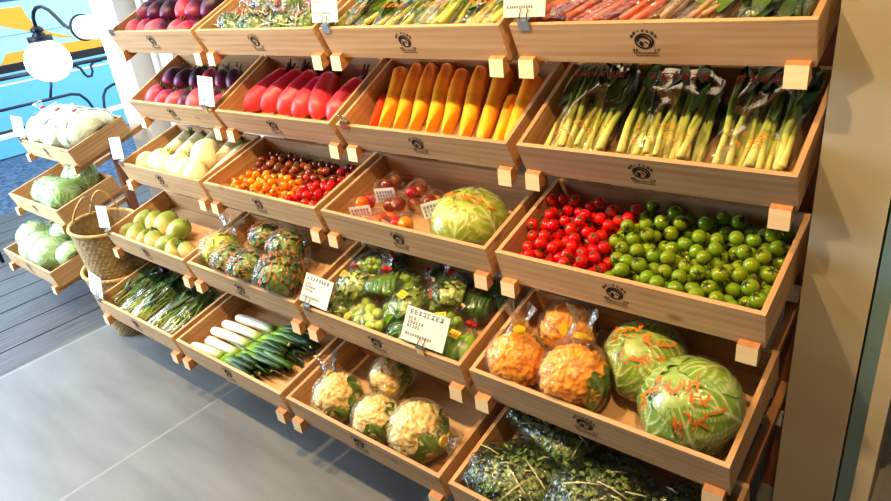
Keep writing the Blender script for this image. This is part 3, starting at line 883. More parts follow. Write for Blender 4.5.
# --- stalk bundles in big bags
def bundle(name, label, cat, k, base0, base1, top0, top1, w, n, seed, stem_r, cols, leaf, group=None, leafn=20, leafsize=(.02, .06), bagm='film', thick=.03, pr=None, leaf_from=.5, tie=None, hw=.0, tape=None, pr2=False):
    """stalks from base0-base1 (front) to top0-top1 (back), all in crate coordinates; the bag is a flattened sleeve around them"""
    t = thing(name, label, cat, CM[k], group); rng = random.Random(seed)
    b0, b1, t0, t1 = [Vector((*q, w)) for q in (base0, base1, top0, top1)]
    mb = MB()
    for i in range(n):
        f = (i+.5)/n+rng.uniform(-.03, .03); f2 = f+rng.uniform(-.12, .12)
        a = b0.lerp(b1, f)+Vector((0, rng.uniform(-.004, .01), rng.uniform(-.6, .9)*thick)); e = t0.lerp(t1, max(0, min(1, f2)))+Vector((0, rng.uniform(-.03, 0), rng.uniform(-.5, 1)*thick+hw))
        path = [a, a.lerp(e, .33)+Vector((rng.uniform(-.006, .006), 0, .006)), a.lerp(e, .66)+Vector((rng.uniform(-.006, .006), 0, .008)), e]
        sr = stem_r*rng.uniform(.8, 1.25)
        mb.tube(path, [sr*1.25, sr, sr*.85, sr*.6], 8, [cols[0], mixc(cols[0], cols[1], .55), cols[1], cols[2]])
    mb.build('stalks', M['veg'], t)
    m2 = MB()
    for i in range(leafn):
        f = rng.random(); g = leaf_from+(1-leaf_from)*rng.random()**.8
        p = b0.lerp(b1, f).lerp(t0.lerp(t1, f), g)+Vector((0, 0, rng.uniform(-.6, 1.1)*thick+hw*g))
        d = (t0.lerp(t1, f)-b0.lerp(b1, f)).normalized(); d = (d+Vector((rng.uniform(-.5, .5), rng.uniform(-.4, .4), rng.uniform(-.3, .4)))).normalized()
        l = leafsize[1]*rng.uniform(.7, 1.2); wd = leafsize[0]*rng.uniform(.7, 1.2); c = mixc(leaf[0], leaf[1], rng.random())
        q = [p-d*l*.5, p-d*l*.15+Vector((0, 0, .006)), p+d*l*.2+Vector((0, 0, .006)), p+d*l*.5]
        q = [Vector((x.x, min(x.y, .284), max(x.z, .012))) for x in q]
        m2.blade(q, [wd*.3, wd, wd*.8, wd*.12], Vector((rng.uniform(-1, 1), rng.uniform(-.6, .6), rng.uniform(-.5, .5))), [c, c, c, mixc(c, leaf[1], .5)], rng.uniform(-.3, .6))
    m2.build('leaves', M['leaf'], t)
    m3 = MB()
    def fn(u, v):
        a = 2*PI*u; f = .5+.5*math.cos(a)*1.14; zz = math.sin(a)
        vv = -.03+1.05*v
        p = b0.lerp(b1, f).lerp(t0.lerp(t1, f), vv)
        th = thick*1.35*(.55+.45*math.sin(PI*min(1, v*.9+.1)))
        wr = nz3((u*9, v*6, seed), 1.0, seed)*.011+.004*math.sin(u*40+v*6+seed)
        ph = Vector((p.x, min(p.y, .288), max(.0105, w+zz*th+wr+hw*v)))
        return ph
    m3.grid(44, 18, fn, None, True)
    bag = m3.build('bag', M[bagm], t)
    if pr:
        m4 = MB(); v0, size, cnt = pr[1], pr[2], pr[3]
        cen = b0.lerp(b1, .5).lerp(t0.lerp(t1, .5), v0); ax = (t1-t0).lerp(b1-b0, 1-v0).normalized(); ay = (t0.lerp(t1, .5)-b0.lerp(b1, .5)).normalized()
        prints(m4, lambda x, y: cen+ax*x+ay*y+Vector((0, 0, thick*1.5+hw*v0+.004)), cnt, seed, 1, size, size*.2, .2)
        m4.build('print', M[pr[0]], bag)
    if pr2:
        rp = random.Random(seed); m6 = MB()
        ax = (b1-b0).normalized(); ay = (t0.lerp(t1, .5)-b0.lerp(b1, .5)).normalized(); wd_ = (b1-b0).length
        for q in range(26):
            f = rp.uniform(.08, .92); g = rp.uniform(.10, .30); cen = b0.lerp(b1, f).lerp(t0.lerp(t1, f), g)+Vector((0, 0, thick*1.36*(.6+.4*math.sin(PI*f))))
            fn2 = lambda x, y, cen=cen: cen+ax*x+ay*y
            m6.stroke((0, 0), (rp.uniform(.004, .013), rp.uniform(-.005, .005)), .0022, fn2)
        m6.build('base_print', M['print_orange'], bag)
    if tape:
        m5 = MB(); m5.sm = False
        p = b0.lerp(b1, .5).lerp(t0.lerp(t1, .5), tape[1])+Vector((0, 0, thick*1.4+hw*tape[1]))
        m5.box(tuple(p-Vector((.016, .004, .003))), tuple(p+Vector((.016, .004, .003))))
        m5.build('tape', M[tape[0]], bag)
    return t
SC_ = (lin((232, 228, 140)), lin((126, 150, 50)), lin((44, 70, 24)))
DK = (lin((26, 50, 20)), lin((60, 92, 34)))
for i, (a, b_, c, d_) in enumerate([((.058, .03), (.195, .03), (.045, .28), (.19, .28)), ((.245, .03), (.40, .03), (.225, .28), (.385, .28)), ((.43, .03), (.565, .03), (.42, .28), (.57, .28))]):
    bundle('celery_bag', 'big clear bag of pale green celery stalks with red lettering, %s' % ['left one of three', 'middle one of three', 'right one by the wall'][i], 'celery', 'D2', a, b_, c, d_, .048, 24, 31+i, .0062, SC_, DK, 'bagged celery stalks', 60, (.014, .08), 'film_smooth', .034, ('print_red', .80, .019, 6), .5, hw=.02, pr2=True)
    # orange print low on the bag
for i, (a, b_, c, d_) in enumerate([((.03, .035), (.145, .035), (.05, .27), (.17, .27)), ((.165, .035), (.285, .035), (.18, .27), (.31, .27)), ((.305, .035), (.43, .035), (.33, .27), (.45, .27)), ((.45, .035), (.575, .035), (.46, .27), (.575, .27))]):
    bundle('greens_bag', 'clear bag of yellow-green leafy stems, %s from the left in the top-row crate' % ORD[i], 'greens', 'C1', a, b_, c, d_, .055, 13, 41+i, .006, (lin((214, 206, 110)), lin((140, 164, 50)), lin((70, 104, 30))), (lin((56, 92, 26)), lin((120, 146, 44))), 'bagged leafy stems', 44, (.018, .08), 'film', .030, ('print_orange', .2, .016, 4), .15)
bundle('stalk_bag', 'clear bag of long pinkish red stalks in the top-row crate', 'greens', 'D1', (.02, .045), (.27, .03), (.16, .28), (.40, .27), .055, 30, 51, .0058, (lin((214, 120, 96)), lin((196, 76, 70)), lin((150, 120, 60))), (lin((90, 110, 40)), lin((150, 150, 60))), None, 8, (.012, .07), 'film', .03, None, .6)
bundle('stalk_bag', 'clear crinkled bag of green leaf stalks with a little red, middle of the top-row crate', 'greens', 'D1', (.275, .035), (.42, .03), (.35, .28), (.50, .27), .055, 20, 52, .005, (lin((200, 150, 110)), lin((150, 160, 70)), lin((90, 120, 40))), (lin((90, 120, 40)), lin((150, 160, 70))), None, 30, (.016, .07), 'film_soft', .03, None, .1)
bundle('stalk_bag', 'clear bag of dark green leaves at the right end of the top-row crate', 'greens', 'D1', (.43, .035), (.57, .03), (.47, .28), (.575, .27), .05, 8, 53, .006, (lin((120, 140, 60)), lin((70, 100, 36)), lin((40, 66, 24))), (lin((36, 60, 24)), lin((80, 104, 44))), None, 44, (.018, .07), 'film', .03, None, .05)
for i, (a, b_, c, d_, w) in enumerate([((.025, .045), (.115, .03), (.04, .24), (.12, .25), .042), ((.12, .03), (.215, .03), (.12, .25), (.21, .26), .042), ((.22, .03), (.315, .03), (.20, .26), (.30, .25), .046), ((.32, .03), (.425, .03), (.315, .26), (.40, .25), .042), ((.435, .03), (.545, .03), (.43, .25), (.52, .25), .042)]):
    bundle('long_leaf_bag', 'clear bag of long dark green leaves, %s from the left in the lowest row' % ORD[i], 'greens', 'A5', a, b_, c, d_, w, 14, 61+i, .0034, (lin((176, 190, 100)), lin((120, 150, 60)), lin((70, 104, 44))), (lin((34, 70, 40)), lin((84, 120, 56))), 'bagged long greens', 46, (.010, .1), 'film_smooth', .028, None, .3)
t = thing('eggplant', 'dark purple eggplant behind the bagged long greens', 'eggplant', put('A5', .34, .262, .07, 0, 0, 80))
root_mesh(.11, .024, ovoid, lin((52, 18, 52)), lin((60, 24, 60)), (.3, .6), 99).build('fruit', M['veg'], t)
crown_mesh(.05, .008, 5, .014, lin((80, 50, 70)), G2, 4, .004).build('calyx', M['veg'], t)
t = thing('eggplant', 'dark purple eggplant at the back left corner by the long greens', 'eggplant', put('A5', .10, .268, .076, 0, 0, 70))
root_mesh(.10, .022, ovoid, lin((60, 22, 60)), lin((66, 30, 66)), (.3, .6), 98).build('fruit', M['veg'], t)
crown_mesh(.046, .008, 5, .014, lin((80, 50, 70)), G2, 5, .004).build('calyx', M['veg'], t)

# --- sprout bags in the top row
for i, (u, v, w) in enumerate([(.10, .075, .050), (.235, .070, .050), (.375, .075, .050), (.505, .070, .050), (.17, .19, .06), (.32, .19, .062), (.46, .19, .06)]):
    t = thing('sprout_bag', 'small bag of white-stemmed sprouts, %s from left in the %s of its crate' % ((ORD[i], 'front') if i < 4 else (ORD[i-4], 'back')), 'sprouts', None, 'bagged sprouts')
    rng = random.Random(i); mb = MB()
    for q in range(60):
        x, y, z = rng.uniform(-.05, .05), rng.uniform(-.03, .03), rng.uniform(-.026, .026)
        d = Vector((rng.uniform(-1, 1), rng.uniform(-.4, 1), rng.uniform(-.2, .6))).normalized()*.03
        mb.tube([(x, y, z), tuple(Vector((x, y, z))+d)], [.0022, .0012], 5, [lin((232, 230, 206)), lin((190, 204, 140))])
    leafball(mb, (0, 0, .004), (.055, .038, .034), 170, .0075, .02, (lin((60, 96, 34)), lin((130, 156, 74)), lin((196, 206, 150))), rng)
    mb.build('sprouts', M['leaf'], t)
    bm_ = bag_mesh(.064, .042, .040, .03, .02, i, wrinkle=.1); b = bm_.build('bag', M['film'], t); b.matrix_local = RZ(25*i) @ RX(-60)
    tie_mesh(bm_.top, .010, .006, .01).build('tie', M['tape_red'], b)
    t.matrix_world = put('B1', u, v, w+.004, 0, 0, 8*i-20, 1.22)

# --- dark curly greens in the lowest right crate
for i, (u, v, w, r, lab) in enumerate([(.130, .10, .062, (.135, .10, .046), 'clear bag of dark curly greens at the left of the lowest right crate'), (.175, .222, .094, (.15, .075, .046), 'clear bag of dark curly greens at the back left of the lowest right crate'), (.335, .13, .072, (.14, .14, .050), 'clear bag of dark curly greens in the middle of the lowest right crate'), (.495, .148, .062, (.085, .125, .042), 'clear bag of dark curly greens at the right of the lowest right crate')]):
    t = thing('curly_greens_bag', lab, 'greens', None, 'bagged dark curly greens')
    rng = random.Random(100+i); mb = MB()
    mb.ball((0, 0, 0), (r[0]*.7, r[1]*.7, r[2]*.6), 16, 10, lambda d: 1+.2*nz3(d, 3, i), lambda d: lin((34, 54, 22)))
    leafball(mb, (0, 0, 0), r, 1000, .0075, .017, (lin((56, 86, 34)), lin((134, 154, 70)), lin((110, 134, 70))), rng, .9, .62, 1.)
    mb.build('leaves', M['leaf'], t)
    m2 = MB()
    for q in range(7):
        a0 = Vector((rng.uniform(-.6, .6)*r[0], rng.uniform(-.2, .6)*r[1], r[2]*.86)); e = a0+Vector((rng.uniform(-.08, .09), rng.uniform(-.09, .04), rng.uniform(-.008, .012)))
        m2.tube([a0, a0.lerp(e, .5)+Vector((0, 0, .006)), e], [.0022, .002, .0014], 6, lin((206, 206, 150)))
    m2.build('stems', M['veg'], t)
    bm_ = bag_mesh(r[0]*1.1, r[2]*1.35, r[1]*1.0, .03, .05, i+9, wrinkle=.16, nu=48, nv=28); b = bm_.build('bag', M['film'], t); b.matrix_local = RX(-90)
    if i == 1:
        tie_mesh(bm_.top-.02, .012, .006, .02).build('tie', plain('blue bag tape', (110, 150, 200), .4), b)
    t.matrix_world = put('D5', u, v, w, 0, 0, [10, -12, 8, -6][i])

# --- cherry tomatoes
def tomato_proto(name, m, r, sq, cal):
    t = thing(name, 'x', 'tomato', None, 'x')
    mb = MB()
    mb.ball((0, 0, 0), (r, r, r*sq), 16, 10, lambda d: 1-.10*math.exp(-((1-d.z)/.03)), None); mb.build('fruit', m, t)
    mb = MB(); z = r*sq
    for i in range(5):
        a = 2*PI*i/5; d = Vector((math.cos(a), math.sin(a), 0))
        mb.blade([Vector((0, 0, z*.93)), d*r*.3+Vector((0, 0, z*.985)), d*r*.62+Vector((0, 0, z*.90))], [r*.07, r*.11, r*.02], Vector((-d.y, d.x, 0)), [(1, 1, 1)]*3, .1)
    mb.tube([(0, 0, z*.9), (.001, .001, z*1.02), (.003, .002, z*1.17)], [r*.07, r*.06, r*.08], 6)
    mb.build('calyx', cal, t)
    return t
def pile(seed, k, zones, n, K, u0, u1, v0, v1, wmax):
    """drop spheres one by one into the crate and keep the lowest resting place of K tries. zones(u,v)->(kind, radius) or None"""
    rng = random.Random(seed); out = []
    fails = 0
    while len(out) < n and fails < 60:
        best = None
        for _ in range(K):
            u, v = rng.uniform(u0, u1), rng.uniform(v0, v1); z = zones(u, v, rng)
            if z is None: continue
            kind, r = z; u_, v_ = max(.011+r, min(.589-r, u)), max(.011+r, min(.295-r, v)); w = .0085+r
            for (a, b_, c, r2, _) in out:
                dx, dy = u_-a, v_-b_; dd = dx*dx+dy*dy; s = (r+r2)*1.004
                if dd < s*s: w = max(w, c+math.sqrt(s*s-dd))
            cost = w+.02*max(0, v-.2)
            if w < wmax and (best is None or cost < best[0]): best = (cost, u_, v_, w, r, kind)
        if best is None: fails += 1; continue
        out.append((best[1], best[2], best[3], best[4], best[5]))
    return out
def fill(k, items, protos, labels, groups, seed):
    rng = random.Random(seed)
    for (u, v, w, r, kind) in items:
        p = protos[kind]
        tilt = rng.choice((rng.uniform(-30, 60), rng.uniform(50, 130)))
        dup(p, labels[kind], put(k, u, v, w, tilt, rng.uniform(-25, 25), rng.uniform(0, 360), r/.014), groups[kind])
TP = {'red': tomato_proto('red_cherry_tomato', M['tom_red'], .014, .94, M['calyx']), 'green': tomato_proto('green_tomato', M['tom_green'], .014, .93, M['calyx_dark']),
      'orange': tomato_proto('orange_cherry_tomato', M['tom_orange'], .014, 1., M['calyx']), 'brown': tomato_proto('brown_cherry_tomato', M['tom_brown'], .014, 1.05, M['calyx_dark']), 'dark': tomato_proto('dark_red_cherry_tomato', M['tom_dark'], .014, 1., M['calyx'])}
def zD3(u, v, rng):
    split = .238+.02*math.sin(v*30)
    if u < split-.004:
        if u < .045 and v < .10: return None
        if v > .25: return None
        return ('red', rng.uniform(.0140, .0158))
    if u < split+.012: return None
    if v > .268: return None
    return ('green', rng.uniform(.0158, .0178))
fill('D3', pile(3, 'D3', zD3, 285, 30, .02, .585, .018, .285, .082), TP, {'red': 'red cherry tomato heaped in the crate beside the green tomatoes', 'green': 'green tomato heaped in the right-hand crate beside red tomatoes'}, {'red': 'red cherry tomatoes beside the green ones', 'green': 'green tomatoes'}, 4)
def zB3(u, v, rng):
    if u < .055 and v > .12: return None
    lim = .40-.06*(v-.03)/.2
    if v > .17 and u > .46: return ('dark', rng.uniform(.0135, .015))
    if v > .165 and u < .46: return ('brown', rng.uniform(.0130, .0155)) if v < .262 else None
    if u > lim+.01: return ('red', rng.uniform(.0125, .0145))
    if u < lim-.01 and v < .155: return ('orange', rng.uniform(.0125, .0145))
    return None
fill('B3', pile(7, 'B3', zB3, 280, 30, .03, .585, .018, .27, .088), TP, {'orange': 'orange cherry tomato in the mixed tomato crate', 'brown': 'brown cherry tomato at the back of the mixed tomato crate', 'red': 'bright red cherry tomato at the right of the mixed tomato crate', 'dark': 'dark red cherry tomato at the back right of the mixed tomato crate'},
     {'orange': 'orange cherry tomatoes', 'brown': 'brown cherry tomatoes', 'red': 'red cherry tomatoes beside the orange ones', 'dark': 'dark red cherry tomatoes'}, 8)

# --- tomato tubs
def tub(u, v, rz, label, fruits, lie, sticker, seed):
    t = thing('tomato_tub', label, 'tub', None, 'tomato tubs')
    rng = random.Random(seed)
    mb = MB()
    prof = [(0, .0), (0, .026), (.004, .029), (.03, .032), (.058, .035), (.060, .038), (.061, .038)]
    for j in range(len(prof)-1):
        pass
    mb.grid(24, len(prof)-1, lambda uu, vv: (math.cos(2*PI*uu)*prof[round(vv*(len(prof)-1))][1], math.sin(2*PI*uu)*prof[round(vv*(len(prof)-1))][1], prof[round(vv*(len(prof)-1))][0]), None, True)
    cup = mb.build('cup', M['film_tight'], t)
    mb = MB(); mb.grid(24, 3, lambda uu, vv: (math.cos(2*PI*uu)*(.001+.038*vv), math.sin(2*PI*uu)*(.001+.038*vv), .0615+.006*(1-vv*vv)), None, True)
    mb.build('lid', M['film_tight'], t)
    for q, (m, sz) in enumerate(fruits):
        a = q*2.4; rr = .012 if q else 0
        mb = MB(); mb.ball((math.cos(a)*rr, math.sin(a)*rr, .016+.016*(q % 3)), (sz, sz, sz), 14, 9)
        mb.build('tomato', M[m], t)
    if sticker:
        mb = MB(); mb.sm = False; mb.box((-.026, -.017, .0690), (.026, .017, .0698)); s = mb.build('sticker', M['sticker_w'], t)
        mb = MB(); mb.sm = False; rg = random.Random(seed)
        for r in range(3):
            for c in range(6): mb.glyph(-.022+c*.0072, .004-r*.0085, .006, .006, lambda x, y: (x, y, .0701), rg, .2)
        mb.build('sticker_print', M['print_blue' if seed % 2 else 'print_red'], s)
    t.matrix_world = put('C3', u, v, *lie, rz, 1.28)
    return t
O_, R_, B_, D_ = ('tom_orange', .0165), ('tom_red', .015), ('tom_brown', .0165), ('tom_dark', .015)
tub(.105, .225, 20, 'clear tomato tub lying down, its white lid sticker facing the shop, at the back left', [B_, B_, O_, B_], (.052, 80, 0), True, 1)
tub(.085, .125, 25, 'clear tomato tub with red-printed white sticker, at the left front', [R_, O_, O_, R_], (.052, 78, 0), True, 2)
tub(.215, .225, 0, 'clear tub of brown tomatoes at the back, second from the left', [B_, D_, B_], (.052, 95, 0), False, 3)
tub(.205, .145, -30, 'clear tub of mixed tomatoes in the middle of the tub crate', [O_, B_, O_, B_], (.054, 100, 0), False, 4)
tub(.180, .062, 15, 'clear tub of orange and red tomatoes at the crate front, left one', [O_, R_, O_], (.052, 85, 0), False, 5)
tub(.295, .070, -35, 'clear tub of yellow and red tomatoes at the crate front, beside the cabbage', [O_, R_, O_, O_], (.052, 88, 0), False, 6)
tub(.300, .175, 40, 'clear tub with a blue-printed sticker, against the cabbage', [O_, B_], (.052, 70, 0), True, 7)

# --- small vegetable bags in the crowded crate
def pepper(mb, c, r, l, rot, seed, cc):
    X = mb.X; mb.X = X @ T(*c) @ rot
    mb.ball((0, 0, 0), (r, l, r), 20, 12, lambda d: 1+.12*math.cos(3*math.atan2(d.z, d.x)+seed)*(1-abs(d.y)), lambda d: mixc(cc[0], cc[1], .5+.5*d.y))
    mb.tube([(0, l*.9, 0), (0, l*1.2, .002)], [.003, .0025], 6, lin((150, 170, 80)))
    mb.X = X
def veg_bag(kind, u, v, w, rz, label, seed, sticker=True, tape='tape_red', tilt=0., s=1.):
    t = thing(kind+'_bag', label, 'bagged vegetables', None, 'small vegetable bags in the crowded crate')
    rng = random.Random(seed); rx, ry, rzz = .050, .046, .026
    if kind == 'pepper':
        for i in range(3):
            mb = MB(); pepper(mb, ((i-1)*.028, rng.uniform(-.008, .008), .004*rng.random()), .0185, .040, RZ(rng.uniform(-14, 14)), seed+i, (lin((120, 166, 34)), lin((160, 196, 60)))); mb.build('pepper', M['veg'], t)
    elif kind == 'bean':
        for i in range(7):
            mb = MB(); a = (i-3)*.012
            mb.tube([(a-.01, -.055, -.006), (a-.002, -.025, .010+.004*(i % 2)), (a, .02, .012), (a+.012, .055, -.002)], [.004, .0085, .0085, .003], 8, [lin((120, 156, 50)), lin((92, 134, 36)), lin((92, 134, 36)), lin((150, 170, 80))], True, .7); mb.build('bean_pod', M['veg'], t)
    elif kind == 'okra':
        for i in range(9):
            mb = MB(); a = (i-4)*.010
            mb.tube([(a, -.05, 0), (a, -.02, .008+.006*(i % 2)), (a+.004, .03, .008), (a+.006, .045, .004)], [.002, .0065, .0075, .005], 6, [lin((80, 116, 34)), lin((66, 104, 34)), lin((80, 120, 40)), lin((140, 160, 80))]); mb.build('okra_pod', M['veg'], t)
    elif kind == 'sprout':
        for i in range(14):
            a = i*2.4; rr = .010*math.sqrt(i)
            mb = MB(); mb.ball((math.cos(a)*rr*1.1, math.sin(a)*rr, rng.uniform(-.006, .014)), .0125*rng.uniform(.8, 1.15), 12, 8, lambda d: 1+.06*nz3(d, 3, i), lambda d: mixc(lin((116, 146, 44)), lin((176, 194, 84)), .5+nz3(d, 2, i)))
            mb.build('sprout_head', M['cabbage'], t)
    elif kind == 'tomato':
        for i in range(8):
            a = i*2.4; rr = .0125*math.sqrt(i)
            mb = MB(); mb.ball((math.cos(a)*rr*1.2, math.sin(a)*rr, rng.uniform(-.004, .010)), .016*rng.uniform(.85, 1.1), 14, 9, None, lambda d: mixc(lin((140, 172, 40)), lin((180, 200, 70)), .5+.5*d.z))
            mb.build('fruit', M['veg'], t)
    else:
        cols = {'herb': (lin((40, 70, 26)), lin((96, 126, 50)), lin((160, 176, 100))), 'shoot': (lin((110, 140, 50)), lin((176, 190, 96)), lin((214, 214, 160)))}[kind]
        mb = MB(); leafball(mb, (0, 0, 0), (.052, .046, .026), 150, .009, .026, cols, rng, .6, .4); mb.build('leaves', M['leaf'], t)
    bm_ = bag_mesh(rx*1.12, rzz*1.25, ry*1.18, .05, .024, seed, wrinkle=.1); b = bm_.build('bag', M['film'], t); b.matrix_local = RX(-90)
    tie_mesh(bm_.top+.004, .0085, .009, .010).build('tie', M[tape], b)
    if sticker:
        sx = rng.uniform(-.02, .01); sy2 = rng.uniform(-.03, .02)
        mb = MB(); mb.sm = False; mb.X = T(sx, sy2, rzz*1.34) @ RZ(rng.uniform(-30, 30)); mb.box((-.014, -.010, 0), (.014, .010, .0006)); st = mb.build('sticker', M['sticker_y' if seed % 3 else 'sticker'], t)
        m2 = MB(); m2.X = mb.X; m2.sm = False; rg = random.Random(seed)
        for r in range(2):
            for c in range(3): m2.glyph(-.011+c*.0075, .001-r*.009, .006, .006, lambda x, y: (x, y, .0009), rg, .2)
        m2.build('sticker_print', M['print_red'], st)
    t.matrix_world = put('C4', u, v, w, tilt, 0, rz, s)
vb = [('herb', .075, .235, .070, 10, 'bag of dark green herbs at the back left', False), ('herb', .165, .245, .075, -10, 'bag of dark herbs at the back, second from the left', True),
 ('shoot', .070, .150, .060, 20, 'bag of pale leafy shoots with a red tie, left', True), ('shoot', .085, .068, .058, -15, 'bag of pale shoots at the left front corner by the price card', True),
 ('sprout', .185, .150, .072, 15, 'bag of little green cabbage sprouts with a yellow sticker', True), ('tomato', .190, .066, .062, -10, 'bag of shiny green tomatoes at the front', True),
 ('sprout', .255, .205, .074, -25, 'bag of little green sprouts behind the peppers', True), ('pepper', .300, .160, .072, -20, 'bag of three green peppers, upper one', False),
 ('pepper', .285, .092, .064, -25, 'bag of three green peppers, lower one', False), ('bean', .365, .060, .060, -55, 'bag of long green bean pods at the front beside the right price card', False),
 ('herb', .350, .250, .072, 20, 'bag of dark leaves with a red tie at the back middle', True), ('shoot', .395, .165, .068, 10, 'bag with a round yellow sticker behind the right price card', True),
 ('herb', .440, .240, .076, -15, 'bag of dark green leaves at the back right', True), ('okra', .500, .190, .072, 15, 'bag of dark green okra pods at the right', True),
 ('sprout', .470, .110, .060, 30, 'bag of green sprouts to the right of the price card', True), ('pepper', .535, .070, .058, 10, 'bag of dark green peppers at the right front corner', True), ('okra', .535, .255, .066, -10, 'bag of okra in the back right corner', False)]
vb += [('shoot', .140, .115, .112, 35, 'bag of pale shoots lying on top near the left', False), ('sprout', .130, .195, .112, -30, 'bag of sprouts on top of the pile at the left', False), ('bean', .235, .130, .110, 30, 'bag of green beans on top, left of the peppers', False),
 ('tomato', .245, .050, .068, 20, 'bag of green tomatoes against the front board', False), ('shoot', .345, .115, .108, -40, 'bag of pale shoots on top beside the peppers', True), ('shoot', .440, .185, .112, 30, 'bag of shoots with a red tie, on top near the right', False), ('bean', .42, .045, .060, 60, 'bag of bean pods behind the big card', False)]
for i, (kd, u, v, w, rz, lab, st) in enumerate(vb):
    veg_bag(kd, u, v, w, rz, lab+' of the crowded crate' if len(lab.split()) < 11 else lab, 200+i, st, 'tape_red', 6+4*(i % 3), 1.12)

# --- price cards and their clips
def price_card(k, u, label, rz=0, lean=0, w=.118, h=.092, seed=0, roll=0, x_off=0.):
    t = thing('price_card', label, 'price card', put(k, u, .0055, H, 0, 0, rz), 'white price cards')
    LEAN = T(0, -.002, .012) @ RX(-math.degrees(math.atan2(CM[k][2][1], CM[k][1][1]))-10+lean) @ T(0, .002, -.012)
    mb = MB(); mb.sm = False; mb.X = LEAN @ T(x_off, .0, .016) @ RY(roll); mb.box((-w/2, -.0006, 0), (w/2, .0006, h)); card = mb.build('card', M['card'], t)
    X = mb.X
    rg = random.Random(seed); fn = lambda x, y: (x, -.0010, y)
    mb = MB(); mb.sm = False; mb.X = X; n = 8; s = w*.80/n
    for c in range(n): mb.glyph(-w*.41+c*s, h*.80, s*.86, s*.80, fn, rg, .18)
    mb.build('heading', M['card_head'], card)
    mb = MB(); mb.sm = False; mb.X = X
    for r, cnt in enumerate((3, 6, 5, 0, 11, 0)):
        for c in range(cnt):
            ss = w*.05 if r < 3 else w*.046
            mb.glyph(-w*.41+c*ss*1.25+(0 if r else 0), h*(.64-.115*r), ss, ss, fn, rg, .2)
    mb.build('lettering', M['card_ink'], card)
    mb = MB(); mb.sm = False
    mb.box((-.014, -.0075, -.012), (.014, -.0063, .010)); mb.box((-.014, .0063, -.012), (.014, .0075, .010)); mb.box((-.014, -.0075, .0098), (.014, .0075, .011))
    mb.build('clip', M['clip'], t)
    mb = MB(); mb.X = LEAN
    for sx in (-.009, .009):
        mb.tube([(sx, -.004, .010), (sx, -.0035, .022), (sx+.003, -.0035, .030), (sx, -.0035, .034)], .0011, 6)
    mb.build('clip_wire', M['clip_dark'], t)
    return t
price_card('A1', .035, 'white price card clipped at the left end of the top radish crate', seed=1, x_off=-.05, w=.10, h=.12)
price_card('C1', .030, 'white price card between the sprout crate and the leaf bundle crate, top row', seed=2, w=.105, h=.12)
price_card('D1', .038, 'white price card clipped to the red-stalk crate, top row', seed=3, w=.105, h=.10)
price_card('A2', .572, 'white price card on the second-row radish crate by the red daikon', seed=4, x_off=.018, w=.095, h=.10, roll=2)
price_card('A3', .028, 'white price card at the left end of the white turnip crate', seed=5, x_off=-.02, w=.10, h=.088, roll=-8)
price_card('A4', .028, 'white price card by the basket rim, on the pale green turnip crate', seed=6, x_off=-.02, w=.10, h=.092, roll=-8)
price_card('A5', .028, 'white price card at the left end of the long dark greens crate', seed=7, x_off=-.015, w=.115, h=.095, roll=6)
price_card('C4', .032, 'white price card at the left end of the crowded small-bag crate', seed=8, x_off=.025, roll=2, w=.122, h=.084, lean=-22)
price_card('C4', .475, 'largest white price card standing at the right of the crowded small-bag crate', seed=9, w=.142, h=.088, lean=-22)
price_card('E1', .03, 'white price card at the street end of the far napa cabbage crate', seed=10, w=.15, h=.105, x_off=.0)
t = thing('card_clip', 'bare metal card clip with two upright ears on the yellow carrot crate', 'clip', put('C2', .040, .0055, H))
mb = MB(); mb.sm = False
mb.box((-.015, -.0075, -.012), (.015, -.0063, .010)); mb.box((-.015, .0063, -.012), (.015, .0075, .010)); mb.box((-.015, -.0075, .0098), (.015, .0075, .011)); mb.build('jaw', M['clip'], t)
for sx in (-.008, .008):
    mb = MB(); mb.tube([(sx-.004, 0, .011), (sx-.005, 0, .028), (sx, 0, .036), (sx+.005, 0, .028), (sx+.004, 0, .011)], .002, 6); mb.build('ear', M['clip'], t)

# ------------------------------------------------------------------ baskets between the racks
def basket(label, x, y, z, r0, r1, h, lean, seed, handles):
    t = thing('straw_basket', label, 'basket', T(x, y, z) @ RY(lean), 'woven straw baskets')
    mb = MB(); rows = 30; n = 48
    def shell(sgn):
        def fn(u, v):
            a = 2*PI*u; k = v
            r = r0+(r1-r0)*k**.8+.0018*math.sin(v*rows*2*PI)*1.0+.0012*math.sin(a*36+(math.floor(v*rows) % 2)*PI)
            return (math.cos(a)*(r-(0 if sgn > 0 else .009)), math.sin(a)*(r-(0 if sgn > 0 else .009)), h*v+.002)
        def cf(u, v):
            c = mixc(lin((150, 126, 88)), lin((196, 172, 128)), .5+.5*math.sin(u*2*PI*36+math.floor(v*rows)*PI)*.3+.3*nz3((u*40, v*40, 0), 1, seed))
            return c
        return fn, cf
    f, c = shell(1); mb.grid(144, 90, f, c, True)
    mb.build('wall', M['straw'], t)
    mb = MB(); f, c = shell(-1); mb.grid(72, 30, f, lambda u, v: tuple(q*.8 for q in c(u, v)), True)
    mb.grid(48, 3, lambda u, v: (math.cos(2*PI*u)*(r0-.004)*v, math.sin(2*PI*u)*(r0-.004)*v, .004), lambda u, v: lin((140, 108, 64)), True)
    mb.build('lining', M['straw'], t)
    mb = MB(); k = 72
    mb.tube([(math.cos(2*PI*i/k)*r1, math.sin(2*PI*i/k)*r1, h+.002) for i in range(k+1)], .0085, 8, lin((196, 164, 108)), False)
    mb.build('rim', M['straw'], t)
    for (a, lean2) in handles:
        mb = MB(); a = R(a); pth = []
        for i in range(17):
            q = i/16; b_ = (q-.5)*.9; rr = r1*(1.0)-lean2*math.sin(PI*q)
            pth.append((math.cos(a+b_)*rr, math.sin(a+b_)*rr, h+.105*math.sin(PI*q)**.7))
        mb.tube(pth, .0045, 8, lin((200, 168, 112))); mb.build('handle', M['straw'], t)
basket('tall lower straw basket standing on the floor, holding another basket', -.200, -.205, .002, .085, .142, .33, 6, 1, [])
